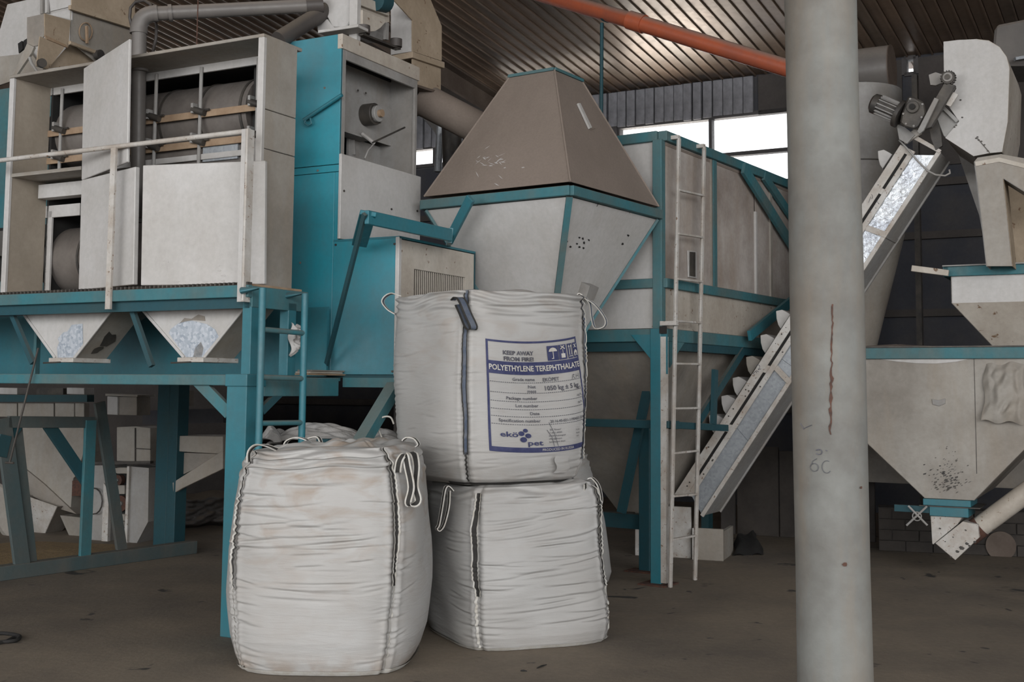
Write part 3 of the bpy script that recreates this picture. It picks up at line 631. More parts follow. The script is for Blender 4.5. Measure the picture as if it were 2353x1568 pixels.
MB().plate([M.u(*q, uc_ - .02) for q in ((163, 20), (310, 62), (310, 150), (230, 150), (163, 96))], .01).obj('box_side', white_d, root)
MB().plate([M.u(*q, uc_ - .1) for q in ((163, 100), (232, 128), (212, 142), (185, 147), (110, 158))], .01).obj('box_base_slope', brown, root)
ring = [M.u(197 + 15 * math.cos(k * .42), 73 + 21 * math.sin(k * .42), uc_ + .0) for k in range(16)]
MB().tube(ring, .005, 6).obj('hatch_ring', woodm, root)
MB().beam(M.u(199, 60, uc_ + .02), M.u(200, 100, uc_ + .02), .02, .015).obj('hatch_handle', woodm, root)
MB().tube([M.u(160, 98, uc_ + .03), M.u(225, 122, uc_ + .03)], .016, 8).obj('hatch_rod', brown, root)
c = M.u(222, 127, uc_ + .02); MB().cyl(c, c + M.U * .05, .04, 16).obj('shaft_end', dkmetal, root, smooth=True)
root = thing('inlet_chute', 'brown tapered inlet chute perched over the upper left cabinet corner', 'chute', M.v(103, 160, .7))
uq = M.uz(103, 60, .7)[0]
MB().plate([M.v(*q, .7) for q in ((62, 40), (103, 31), (101, 82), (86, 105), (62, 110))], .01).obj('chute_front', grime, root)
MB().plate([M.u(*q, uq) for q in ((103, 31), (162, 47), (157, 108), (103, 84))], .01).obj('chute_side', brown, root)
MB().plate([M.u(*q, uq + .01) for q in ((103, 80), (152, 103), (156, 110), (108, 90))], .012).obj('chute_flange', woodm, root)
MB().plate([M.u(*q, uq) for q in ((92, 84), (152, 104), (110, 160), (84, 152))], .01).obj('chute_spout', brown, root)
MB().plate([M.v(*q, .68) for q in ((62, 100), (78, 108), (72, 122), (36, 175), (30, 173))], .02).obj('chute_arm', white_d, root)
c = M.v(94, 146, .64); MB().cyl(c, c + M.U * .03 - M.V * .01, .035, 16).obj('outlet_hole', dkmetal, root, smooth=True)
MB().tube([M.v(68, 132, .62), M.v(72, 145, .62), M.v(86, 166, .62)], .012, 8).obj('chute_lever', greyp, root, smooth=True)
# side equipment left of cabinet
root = thing('teal_side_body', 'teal machine body at the left edge behind the separator cabinet', 'machine', M.v(10, 660, .9))
MB().box(M, -3.6, U0 - .06, .80, .82, 2.14, M.uz(10, 204, .8)[1]).obj('body_sheet', teal_d, root)
MB().box(M, -3.6, U0 - .06, .74, .80, 2.14, 2.20).obj('body_rail', white_d, root)
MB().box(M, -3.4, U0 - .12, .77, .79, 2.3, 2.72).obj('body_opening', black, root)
c = M.v(2, 560, .7); MB().cyl(c - M.U * .2, c + M.U * .02, .1, 20).obj('shaft_roller', greyp, root, smooth=True)
# small teal access ladder
root = thing('access_ladder', 'short teal tubular ladder hooked over the platform corner', 'ladder', M.p(.14, .2, 0))
uL = .14
a, b = M.vz(600, 800, uL)[0], M.vz(698, 800, uL)[0]
zA = M.vz(600, 662, uL)[1]; zB = M.vz(698, 675, uL)[1]
for v, z in ((a, zA), (b, zB)):
    MB().tube([M.p(uL, v, .0), M.p(uL, v, z), M.p(uL - .16, v - .0, z - .01)], .022, 12).obj('rail', teal, root, smooth=True)
for y in (757, 867, 973, 1060, 1150):
    z = M.vz(600, y, uL)[1]; MB().tube([M.p(uL, a, z), M.p(uL, b, z - .005)], .017, 10).obj('rung', teal_d, root, smooth=True)
# ================================================================ CAPPED HOPPER
Bf = Fr((1.13, 9.25), 34)
zr = 2.89; u0, u1, v0, v1 = -1.30, 0, -1.31, .05; uc0, vc0 = -.645, -.62
root = thing('capped_hopper', 'square pale hopper under a tall brown dust covered pyramid cap', 'hopper', Bf.p(uc0, vc0, 1.75))
def sq(f, a, b, c, d, z): return [f.p(a, c, z), f.p(b, c, z), f.p(b, d, z), f.p(a, d, z)]
rim = sq(Bf, u0, u1, v0, v1, zr + .01); top = sq(Bf, uc0 - .205, uc0 + .205, vc0 - .205, vc0 + .205, 3.875)
rimc = sq(Bf, u0 + .01, u1 - .01, v0 + .01, v1 - .01, zr + .03)
for i in range(4):
    j = (i + 1) % 4; q = [rimc[i], rimc[j], top[j], top[i]]; n = (q[1] - q[0]).cross(q[3] - q[0]).normalized()
    MB().hexa(q, [p - n * .004 for p in q]).obj('cap_sheet', dustm, root)
    e = (top[j] - top[i]).normalized(); MB().beam(top[i] + ZUP * .008, top[j] + ZUP * .008, .03, .022).obj('cap_collar', teal_d, root)
    MB().beam(rimc[i], top[i], .012, .012).obj('cap_seam', dustm, root)
    MB().beam(rim[i] - ZUP * .045, rim[j] - ZUP * .045, .05, .07).obj('rim_beam', teal_d, root, bevel=.004)
rg = random.Random(8)
qa, qb = rimc[0], rimc[1]; nrm = (rimc[1] - rimc[0]).cross(top[0] - rimc[0]).normalized(); nrm = nrm if nrm.y < 0 else -nrm
m = MB()
for k in range(26):
    x, y = rg.gauss(1140, 28), rg.gauss(372, 14); d = ray(x, y); t = (qa - EY).dot(nrm) / d.dot(nrm); P = EY + d * t + nrm * .002
    a = (qb - qa).normalized(); b = nrm.cross(a); an = rg.uniform(-.9, .9); L_ = rg.uniform(.01, .045); dd = a * math.cos(an) + b * math.sin(an); e = nrm.cross(dd) * rg.uniform(.002, .006)
    m.add([P - dd * L_ - e * .2, P + e, P + dd * L_, P - e], [(0, 1, 2, 3)])
m.obj('scratch_marks', clothw, root, fix=False, kind='stuff', label='pale finger scratches in the dust')
nr = (rimc[2] - rimc[1]).cross(top[1] - rimc[1]).normalized(); nr = nr if nr.x > 0 else -nr
def capR(x, y, o=.004):
    d = ray(x, y); t = (rimc[1] - EY).dot(nr) / d.dot(nr); return EY + d * t + nr * o
MB().hexa([capR(*q) for q in ((1324, 240), (1329, 240), (1356, 296), (1351, 298))], [capR(*q, .02) for q in ((1324, 240), (1329, 240), (1356, 296), (1351, 298))]).obj('hatch_lip', white, root)
MB().hexa([capR(*q, .001) for q in ((1329, 243), (1344, 246), (1367, 296), (1356, 300))], [capR(*q, .006) for q in ((1329, 243), (1344, 246), (1367, 296), (1356, 300))]).obj('hatch_plate', dustm, root)
bot = sq(Bf, uc0 - .1, uc0 + .1, vc0 - .1, vc0 + .1, 1.66); rl = sq(Bf, u0 + .02, u1 - .02, v0 + .02, v1 - .02, zr - .075)
for i in range(4):
    j = (i + 1) % 4; q = [rl[i], rl[j], bot[j], bot[i]]; n = (q[1] - q[0]).cross(q[3] - q[0]).normalized(); c_ = sum(q, Vector()) / 4; inw = (Bf.p(uc0, vc0, c_.z) - c_); n = n if n.dot(inw) > 0 else -n
    MB().hexa(q, [p + n * .004 for p in q]).obj('funnel_sheet', white, root)
    d = (bot[i] - rl[i]).normalized(); MB().beam(rl[i], bot[i], .045, .02, (rl[i] - Bf.p(uc0, vc0, rl[i].z))).obj('corner_strip', teal_d, root)
MB().beam(rl[0] + Bf.U * .0, bot[0], .02, .02).obj('corner_strip', teal_k, root)
def funR(x, y, o=.004):
    nn = (rl[2] - rl[1]).cross(bot[1] - rl[1]).normalized(); nn = nn if nn.x > 0 else -nn
    d = ray(x, y); t = (rl[1] - EY).dot(nn) / d.dot(nn); return EY + d * t + nn * o
m = MB()
for x, y in ((1302, 555), (1331, 546), (1339, 549), (1342, 558), (1331, 568), (1310, 567), (1340, 570), (1443, 541), (1430, 561), (1296, 586), (1353, 552), (1325, 560)):
    m.add([funR(x + 2.5 * rg.uniform(.6, 1.5) * math.cos(a), y + 2.5 * rg.uniform(.6, 1.5) * math.sin(a), .002) for a in (0, 1.2, 2.5, 3.8, 5)], [(0, 1, 2, 3, 4)])
m.obj('punched_holes', black, root, fix=False, kind='stuff', label='cluster of small dark punctures')
for (a, b) in (((1377, 462), (1371, 475)), ((1454, 477), (1446, 490))): MB().beam(funR(*a, .002), funR(*b, .002), .006, .002).obj('scratch', black, root)
MB().hexa([funR(*q, .0) for q in ((1336, 648), (1357, 652), (1345, 682), (1326, 680))], [funR(*q, .08) for q in ((1336, 648), (1357, 652), (1345, 682), (1326, 680))]).obj('inspection_spout', greyp, root)
# hopper legs (mostly hidden behind the bags)
for a, b in ((u0 + .05, v1 - .05), ):
    MB().box(Bf, a - .04, a + .04, b - .04, b + .04, 0, zr - .09).obj('leg', teal_k, root)
# ================================================================ STORAGE BIN
C0 = Fr((1.18, 9.32), 34); L = 3.0; Wd = 1.7
root = thing('storage_bin', 'long ribbed pale storage bin with teal frame raised on teal legs behind the capped hopper', 'bin', C0.p(-.8, 1.4, 0))
MB().box(C0, -.02, -.012, .06, .80, 2.36, 3.46).obj('side_sheet', white_d, root)
v_a, v_b = C0.vz(1640, 500, 0)[0], C0.vz(1735, 500, 0)[0]
for a, b, mt in ((.055, v_a - .02, binm), (v_a + .02, v_b - .015, binm), (v_b + .015, 2.25, binm), (2.26, L, binm)):
    MB().box(C0, -.01, -.004, a, b, 2.36, 3.46).obj('side_sheet', mt, root)
MB().box(C0, -.012, .014, v_a - .03, v_a + .04, 2.36, 3.45).obj('side_rib', teal_d, root, bevel=.002)
MB().box(C0, -.012, .008, v_a - .07, v_a - .04, 2.36, 3.45).obj('side_rib', white_d, root, bevel=.002)
MB().box(C0, -.012, .016, v_b - .02, v_b + .015, 2.36, 3.12).obj('side_rib', white, root, bevel=.002)
MB().box(C0, -.012, .012, 2.2, 2.25, 2.36, 3.45).obj('side_rib', white_d, root)
MB().box(C0, -.01, -.004, .055, L, 1.97, 2.29).obj('side_sheet', white_c, root, label='brown stained lower side sheet')
MB().box(C0, -Wd, -.05, .008, .014, 1.97, 3.46).obj('front_sheet', white, root)
MB().box(C0, -Wd, -.0, L - .02, L, 1.95, 3.46).obj('back_sheet', white_d, root)
MB().box(C0, -Wd, -.0, .02, L, 3.42, 3.44).obj('roof_sheet', dustm, root)
MB().box(C0, -Wd, -Wd + .01, .0, L, 1.95, 3.46).obj('side_sheet', white_d, root)
for z0, z1, mt in ((3.45, 3.53, teal_d), (2.285, 2.36, teal_d), (1.865, 1.965, teal_d)):
    MB().box(C0, -.04, .035, .0, L, z0, z1).obj('frame_beam', mt, root, bevel=.004)
    MB().box(C0, -Wd, -.04, -.03, .035, z0, z1).obj('frame_beam', mt, root, bevel=.004)
MB().box(C0, -.05, .02, .06, L, 1.80, 1.865).obj('frame_beam', teal_k, root)
MB().box(C0, -Wd, -.05, .0, .05, 1.79, 1.865).obj('frame_beam', teal_k, root)
MB().box(C0, -.075, .005, -.035, .035, 1.96, 3.46).obj('corner_post', teal_d, root, bevel=.004)
MB().box(C0, -.09, .0, -.045, .055, 0.0, 1.965).obj('leg', teal, root, bevel=.004, label='front teal leg')
MB().box(C0, .0, .045, -.045, .0, 0.02, 1.9).obj('leg_flange', white_r, root, label='rusty white flange on the front leg')
MB().box(C0, -.16, .07, -.12, .12, 0, .012).obj('foot_plate', rust, root)
f2 = G(1480, 1315); du = (f2 - C0.o).dot(C0.U); dv = (f2 - C0.o).dot(C0.V)
MB().box(C0, du - .05, du + .05, dv, dv + .1, 0, 1.85).obj('leg', teal_k, root, bevel=.004)
MB().box(C0, du - .14, du + .14, dv - .08, dv + .1, 0, .012).obj('foot_plate', rust, root)
for v in (2.85,):
    MB().box(C0, -.99, -.91, v - .05, v + .05, 0, 1.87).obj('leg', teal_k, root)
    MB().box(C0, -Wd, -Wd + .09, v - .05, v + .05, 0, 1.87).obj('leg', teal_k, root)
MB().box(C0, -Wd, -Wd + .09, 0, .1, 0, 1.87).obj('leg', teal_k, root)
MB().plate([C0.v(*q, -.04) for q in ((1450, 770), (1532, 768), (1532, 860), (1512, 846))], .02).obj('gusset_plate', teal, root)
MB().plate([C0.u(*q, .03) for q in ((1537, 776), (1578, 780), (1557, 812), (1540, 845))], .02).obj('gusset_plate', teal_d, root)
MB().plate([C0.v(*q, -.05) for q in ((1515, 750), (1532, 750), (1532, 767), (1515, 767))], .004).obj('beam_end_hole', black, root)
zz = C0.v(1500, 976, .1).z
MB().box(C0, -Wd, .08, .06, .12, zz - .03, zz + .035).obj('cross_brace', teal_k, root, bevel=.003)
MB().beam(C0.u(1530, 976, .04), C0.u(1668, 984, .04), .05, .055).obj('cross_brace', teal_k, root, bevel=.003)
MB().beam(C0.v(1503, 822, .3), C0.v(1428, 1178, .3), .07, .04, C0.V).obj('slanting_brace', teal_k, root)
MB().beam(C0.u(1707, 806, .02), C0.u(1607, 965, .02), .07, .03, C0.U).obj('slanting_brace', teal_k, root)
MB().beam(C0.u(1643, 850, .06), C0.u(1639, 975, .06), .07, .03, C0.U).obj('upright_brace', teal_k, root)
MB().beam(C0.u(1708, 386, .05), C0.u(1830, 580, .05), .11, .03, C0.U).obj('slanting_stay', teal_d, root)
MB().beam(C0.u(1755, 404, .03), C0.u(1830, 515, .03), .09, .03, C0.U).obj('slanting_stay', teal_d, root)
MB().beam(C0.u(1722, 772, .12), C0.u(1840, 675, .12), .09, .03, C0.U).obj('slanting_stay', teal, root)
zz = C0.v(1420, 1195, .6)
MB().box(C0, -Wd, -.5, .55, .65, zz.z - .06, zz.z + .06).obj('cross_brace', teal_k, root)
# funnel under the bin
a = sq(C0, -Wd + .1, -.1, .06, 2.85, 1.80); b = sq(C0, -.95, -.65, 1.0, 1.3, .42)
for i in range(4):
    j = (i + 1) % 4; q = [a[i], a[j], b[j], b[i]]; n = (q[1] - q[0]).cross(q[3] - q[0]).normalized()
    MB().hexa(q, [p + n * .004 for p in q]).obj('funnel_sheet', grime, root)
MB().plate([C0.u(*q, .0) for q in ((1579, 576), (1598, 578), (1599, 640), (1580, 637))], .01, False).obj('slot_frame', white, root)
MB().plate([C0.u(*q, .015) for q in ((1585, 579), (1597, 580), (1597, 636), (1585, 634))], .004, False).obj('slot_opening', dkmetal, root)
m = MB()
for k in range(5):   # rusted ragged spot at corner
    pass
MB().plate([C0.v(*q, -.0) for q in ((1505, 712), (1514, 700), (1515, 748), (1498, 752), (1508, 735))], .006, False).obj('torn_corner', grime, root)
# white ladder on the bin
root = thing('bin_ladder', 'tall narrow white steel ladder fixed to the corner of the storage bin', 'ladder', G(1570, 1343))
uL = .10
for x0, y0, x1, y1 in ((1561, 318, 1541, 1348), (1619, 338, 1598, 1334)):
    p, q = C0.u(x0, y0, uL), C0.u(x1, y1, uL); q.z = 0.0
    MB().beam(p, q, .035, .016, C0.U).obj('ladder_rail', white_r, root, bevel=.002)
    MB().beam(p - C0.U * .012 + C0.V * .012, q - C0.U * .012 + C0.V * .012, .008, .03, C0.U).obj('rail_flange', white_r, root)
def lad(i, y):
    (x0, y0, x1, y1) = ((1561, 318, 1541, 1348), (1619, 338, 1598, 1334))[i]; return x0 + (x1 - x0) * (y - y0) / (y1 - y0)
for yl, yr in ((437, 450), (537, 546), (641, 648), (738, 742), (836, 837), (939, 938), (1042, 1036), (1141, 1136), (1241, 1231)):
    MB().beam(C0.u(lad(0, yl), yl, uL), C0.u(lad(1, yr), yr, uL), .028, .016).obj('rung', white_r, root, bevel=.002)
for (x, y, k) in ((1561, 318, 0), (1619, 338, 1)):
    p = C0.u(x, y, uL); MB().beam(p + ZUP * .01, p - C0.U * .1 + ZUP * .01, .04, .03).obj('hook', white_r, root)
p = C0.u(1551, 743, uL + .01); MB().beam(p - C0.U * .12, p + C0.U * .02, .05, .035).obj('bracket', white_r, root, bevel=.003)
# ================================================================ BUCKET ELEVATOR
K = Fr((1.7, 10.6), 29)
root = E0 = thing('inclined_elevator', 'inclined bucket elevator with slotted white rail and shiny side, crossing behind the round column', 'conveyor', K.p(.1, .2, 0))
wK = .46
def ln(a, b, t): return (a[0] + (b[0] - a[0]) * t, a[1] + (b[1] - a[1]) * t)
Aa, Ab = (1549, 1137), (2069, 332)       # outer edge of slotted rail
Ia, Ib = (1590, 1142), (2103, 349)       # inner edge
Ba, Bb = (1614, 1186), (2159, 349)       # lower edge of side
def strip(a0, b0, a1, b1, t0, t1, v): return [K.v(*ln(a0, b0, t0), v), K.v(*ln(a0, b0, t1), v), K.v(*ln(a1, b1, t1), v), K.v(*ln(a1, b1, t0), v)]
mid1 = (lambda f: ((Aa[0] + (Ia[0] - Aa[0]) * f, Aa[1] + (Ia[1] - Aa[1]) * f), (Ab[0] + (Ib[0] - Ab[0]) * f, Ab[1] + (Ib[1] - Ab[1]) * f)))
m1, m2 = mid1(.50), mid1(.68)
MB().plate(strip(Aa, Ab, *m1, 0, 1, -.03), .012).obj('rail_plate', white_r, root, bevel=.002, label='white rail plate')
MB().plate(strip(*m2, Ia, Ib, 0, 1, -.03), .012).obj('rail_plate', white_r, root, bevel=.002)
MB().plate(strip(*m1, *m2, 0, 1, -.012), .004).obj('slot_back', black, root)
for t0, t1 in ((0, .05), (.185, .205), (.355, .375), (.53, .545), (.70, .72), (.87, .885), (.985, 1)):
    MB().plate(strip(*m1, *m2, t0, t1, -.03), .012).obj('slot_bridge', white_r, root)
MB().plate(strip(Aa, Ab, Ia, Ib, 0, 1, wK), .012).obj('rail_plate', white_d, root)
nseg = 5
for k in range(3): MB().plate(strip(Ia, Ib, Ba, Bb, k / nseg + .0004, (k + 1) / nseg - .0004, 0), .005).obj('side_sheet', galv, root, label='plain shiny side sheet')
# crinkled foil upper part
nx, ny = 60, 8; vs = []; fs = []
for i in range(nx + 1):
    for j in range(ny + 1):
        t = .605 + .385 * i / nx; P0_ = ln(Ia, Ib, t); P1_ = ln(Ba, Bb, t); f = .04 + .92 * j / ny
        P = K.v(*ln(P0_, P1_, f), 0)
        e = .008 * math.sin(i * 1.7 + j * 2.3) * math.sin(i * .63 - j * 1.9) + .007 * math.sin(i * 2.9 + 1.3 * j)
        vs.append(P - K.V * (.01 + e * (1 if 0 < j < ny else 0) * (.3 if i > nx * .84 else 1)))
fs = [(i * (ny + 1) + j, (i + 1) * (ny + 1) + j, (i + 1) * (ny + 1) + j + 1, i * (ny + 1) + j + 1) for i in range(nx) for j in range(ny)]
foil = mat('crinkled_foil', (.72, .76, .80), (.50, .54, .60), 5, .22, metal=.85, bump=.6, fine=26, bd=.02)
MB().add(vs, fs).obj('foil_cover', foil, root, smooth='all', fix=False, label='crinkled shiny foil cover')
P_ = strip(Ia, Ib, Ba, Bb, 0, 1, 0)
MB().hexa([P_[3], P_[2], P_[2] + K.V * wK, P_[3] + K.V * wK], [p + Vector((-.003, 0, .004)) for p in (P_[3], P_[2], P_[2] + K.V * wK, P_[3] + K.V * wK)]).obj('underside_sheet', greyp, root)
MB().beam(P_[3] - K.V * .012, P_[2] - K.V * .012, .035, .02, K.V).obj('edge_angle', white_r, root, bevel=.002)
MB().beam(P_[3] + K.V * wK, P_[2] + K.V * wK, .03, .02, K.V).obj('edge_angle', greyp, root)
for t in (.375, .575, .78):
    a, b = K.v(*ln(Ia, Ib, t), -.02), K.v(*ln(Ba, Bb, t - .008), -.02)
    MB().beam(a, b, .05, .012, K.V).obj('cross_strap', white_r, root, bevel=.002)
    c = K.v(*ln(Ba, Bb, t - .008), 0); MB().beam(c, c + K.V * wK, .04, .012, (1, 0, -.6)).obj('underside_strap', greyp, root)
# buckets
pr = [(1747, 771), (1761, 768), (1776, 776), (1780, 779), (1758, 812), (1752, 803), (1748, 788)]
def bucket(dx, dy):
    a = [K.v(x + dx, y + dy, .06) for x, y in pr]; return MB().hexa(a, [p + K.V * (wK - .12) for p in a])
for i, (dx, dy) in enumerate(((0, 0), (-33, 50), (-64, 98), (-90, 140), (-118, 184), (36, -56), (270, -424))):
    bucket(dx, dy).obj('bucket', white if i != 1 else white_d, root, smooth=False, bevel=.003)
rg = random.Random(4); m = MB()
for k in range(36):
    t = rg.uniform(.02, .98); f = rg.choice((.2, .4, .85)); a = ln(ln(Aa, Ab, t), ln(Ia, Ib, t), f); P = K.v(*a, -.03)
    m.cyl(P - K.V * .004, P, rg.choice((.004, .007)), 6)
m.obj('bolt_heads', dkmetal, root, kind='stuff')
def onK(x, y): return K.v(x, y, -.032)
curve_marks([[(1734, 862), (1731, 858), (1737, 853), (1739, 858)], [(1738, 852), (1743, 855)], arc(1742, 843, 4, 4, 180, 380), [(1746, 845), (1742, 850), (1749, 848)]], onK, .004, inkk, 'painted_mark', root, 'small black handwritten mark on the rail')
curve_marks([[(2001, 452), (1996, 466)], arc(2002, 452, 3, 5, -90, 90), [(2014, 462), (2018, 466)]], onK, .003, inkk, 'painted_mark', root, 'small black handwritten mark on the rail')
# head: motor, gearbox, chain guard
root2 = thing('gear_motor', 'greasy dark geared motor with slanting chain guard at the head of the elevator', 'motor', K.v(2060, 290, -.15))
vm = -.14
a, b, c = K.v(2003, 236, vm), K.v(2020, 242, vm), K.v(2062, 260, vm)
MB().tube([a, a.lerp(b, .25), b], [.062, .082, .084], 24).obj('fan_cover', dkmetal, root2, smooth=True)
mo = MB().cyl(b, c, .074, 24).obj('motor_body', dkmetal, root2, smooth=True)
ax = (c - b).normalized(); s1 = ax.cross(K.V).normalized()
for k in range(16):
    an = k * math.pi / 8; r_ = s1 * math.cos(an) + ax.cross(s1) * math.sin(an); MB().beam(b + r_ * .079, c + r_ * .079, .008, .02, r_).obj('cooling_fin', greyp, mo)
MB().cyl(c, c + ax * .035, .115, 28).obj('motor_flange', dkmetal, root2, smooth=True, bevel=.003)
gb = [(2078, 292), (2068, 282), (2072, 262), (2086, 222), (2100, 222), (2124, 236), (2128, 262), (2112, 292), (2100, 298)]
g_ = MB().hexa([K.v(*q, vm - .08) for q in gb], [K.v(*q, vm + .08) for q in gb]).obj('gearbox', dkmetal, root2, bevel=.012)
c = K.v(2098, 247, vm - .08); MB().cyl(c - K.V * .025, c, .05, 20).obj('gearbox_cover', dkmetal, g_, smooth=True, bevel=.004); MB().cyl(c - K.V * .04, c - K.V * .02, .024, 14).obj('cover_plug', black, g_, smooth=True)
for (x, y) in ((2082, 285), (2076, 262), (2092, 228), (2120, 240), (2118, 270), (2100, 290)): q = K.v(x, y, vm - .08); MB().cyl(q - K.V * .01, q, .009, 8).obj('bolt', greyp, g_)
MB().plate([K.v(*q, vm - .1) for q in ((2147, 224), (2157, 228), (2122, 300), (2112, 308), (2107, 302))], .03).obj('guard_plate', greyp, root2, bevel=.003)
MB().plate([K.v(*q, vm - .06) for q in ((2170, 190), (2196, 196), (2140, 292), (2118, 300), (2128, 262))], .05).obj('guard_plate', dkmetal, root2, bevel=.003)
MB().beam(K.v(2196, 215, vm), K.v(2178, 243, vm), .05, .03, K.V).obj('guard_arm', white_r, root2)
c = K.v(2180, 181, vm - .02)
s_ = MB().cyl(c - K.V * .05, c + K.V * .02, .052, 26).obj('sprocket', dkmetal, root2, smooth=True, bevel=.003)
MB().cyl(c - K.V * .062, c - K.V * .05, .038, 22).obj('sprocket_hub', greyp, s_, smooth=True, bevel=.003); MB().cyl(c - K.V * .072, c - K.V * .06, .022, 16).obj('shaft_end', dkmetal, s_, smooth=True)
for k in range(18):
    an = k * math.pi / 9; q = c + (K.U * math.cos(an) + ZUP * math.sin(an)) * .056; MB().cyl(q - K.V * .04, q, .006, 6).obj('tooth', dkmetal, s_)
MB().plate([K.v(*q, vm + .05) for q in ((2134, 172), (2150, 166), (2168, 172), (2165, 190), (2150, 196), (2138, 195))], .03).obj('fan_shroud', greyp, root2)
MB().plate([K.v(*q, vm + .05) for q in ((2060, 285), (2078, 292), (2102, 310), (2084, 330), (2066, 320))], .03).obj('mount_plate', greyp, root2)
MB().beam(K.v(2076, 325, -.05), K.v(2114, 300, -.05), .06, .04, K.V).obj('mount_rail', white_r, root2, bevel=.003)
MB().plate([K.v(*q, -.04) for q in ((2146, 262), (2158, 290), (2163, 312), (2165, 335), (2150, 345), (2140, 320), (2134, 285))], .03).obj('hanging_rag', dkmetal, root2, label='dark hanging flap')
MB().tube([K.v(*q, -.06) for q in ((2066, 322), (2085, 342), (2110, 372), (2132, 393), (2150, 402), (2172, 404), (2183, 398), (2181, 390))], .008, 8).top('grey_cable', greyp, 'thin grey cable drooping over the head of the elevator', 'cable', smooth='all')
MB().plate([K.v(*q, -.03) for q in ((2106, 312), (2163, 345), (2158, 352), (2100, 320))], .02).obj('head_frame', white_r, root)
MB().plate([K.v(*q, -.0) for q in ((2150, 265), (2164, 243), (2204, 279), (2174, 317), (2168, 312))], .3).obj('head_throat', greyp, root, bevel=.003)
MB().plate([K.v(*q, -.03) for q in ((2160, 246), (2168, 242), (2203, 276), (2196, 282))], .02).obj('head_angle', greyp, root, bevel=.003)
# discharge housing
Sf = Fr((3.65, 9.9), 28)
vh = -.35
root = thing('discharge_housing', 'big white rounded discharge housing at the top of the elevator, upper right', 'housing', Sf.v(2237, 355, vh))
hp = [(2169, 170), (2168, 96), (2200, 92), (2245, 90), (2272, 93), (2297, 108), (2313, 130), (2320, 155), (2316, 279), (2303, 349), (2273, 352), (2237, 359), (2172, 317), (2204, 279), (2177, 240), (2198, 203)]
MB().plate([Sf.v(*q, vh) for q in hp], .006).obj('housing_front', white, root)
us2 = Sf.uz(2320, 155, vh)[0]
ed = [(2245, 90), (2272, 93), (2297, 108), (2313, 130), (2320, 155), (2316, 279), (2303, 349)]
ms = [Sf.v(*q, vh) for q in ed]
for i in range(len(ms) - 1):
    q = [ms[i], ms[i + 1], ms[i + 1] + Sf.V * 1.0, ms[i] + Sf.V * 1.0]; MB().hexa(q, [p - Vector((.003, 0, .003)) for p in q]).obj('housing_wrap', white_c, root)
ms2 = [Sf.v(*q, vh) for q in ((2303, 349), (2273, 352), (2237, 359), (2172, 317), (2204, 279), (2177, 240), (2198, 203), (2169, 170), (2168, 96), (2245, 90))]
for i in range(len(ms2) - 1):
    q = [ms2[i], ms2[i + 1], ms2[i + 1] + Sf.V * 1.0, ms2[i] + Sf.V * 1.0]; MB().hexa(q, [p + Vector((.003, 0, .002)) for p in q]).obj('housing_wrap', white_d, root)
rg = random.Random(6); m = MB()
for x, y in ((2193, 292), (2197, 288), (2246, 315), (2243, 318), (2249, 322), (2211, 270), (2207, 230), (2270, 347), (2262, 333), (2255, 325)): m.add([Sf.v(x + 3 * math.cos(a), y + 2 * math.sin(a), vh - .003) for a in (0, 1.3, 2.6, 4, 5.2)], [(0, 1, 2, 3, 4)])
m.obj('dent_marks', dkmetal, root, fix=False, kind='stuff')
MB().beam(Sf.v(2246, 318, vh - .004), Sf.v(2274, 351, vh - .004), .006, .003, Sf.V).obj('sheet_seam', dkmetal, root)
# branching chute
root = thing('branching_chute', 'grey brown forked sheet chute below the white housing, right edge', 'chute', Sf.v(2296, 612, vh))
f_ = [(2238, 372), (2246, 362), (2300, 354), (2400, 372), (2400, 470), (2306, 411), (2327, 612), (2266, 612), (2244, 418)]
MB().plate([Sf.v(*q, vh + .02) for q in f_], .008).obj('chute_front', white_d, root, bevel=.002)
MB().plate([Sf.v(*q, vh + .012) for q in ((2240, 372), (2296, 362), (2400, 388), (2400, 398), (2296, 372), (2242, 382))], .008).obj('chute_band', white_c, root)
a = [Sf.v(*q, vh + .02) for q in ((2306, 411), (2327, 612))]; q = [a[0], a[1], a[1] + Sf.V * .35, a[0] + Sf.V * .35]
MB().hexa(q, [p - Sf.U * .006 for p in q]).obj('chute_side', brown, root)
a = [Sf.v(*q, vh + .02) for q in ((2238, 372), (2244, 418), (2266, 612))]
for i in (0, 1):
    q = [a[i], a[i + 1], a[i + 1] + Sf.V * .35, a[i] + Sf.V * .35]; MB().hexa(q, [p + Sf.U * .006 for p in q]).obj('chute_side', greyp, root)
q = [Sf.v(*k, vh + .02) for k in ((2306, 411), (2400, 470))]; q = [q[0], q[1], q[1] + Sf.V * .35, q[0] + Sf.V * .35]; MB().hexa(q, [p + ZUP * .006 for p in q]).obj('chute_side', greyp, root)
MB().plate([Sf.v(*q, .3) for q in ((2311, 420), (2400, 470), (2400, 612), (2327, 612))], .02).obj('chute_rear', brown, root)
MB().plate([Sf.v(*q, .5) for q in ((2196, 338), (2240, 368), (2262, 560), (2250, 495))], .02).obj('rear_stay', greyp, root)
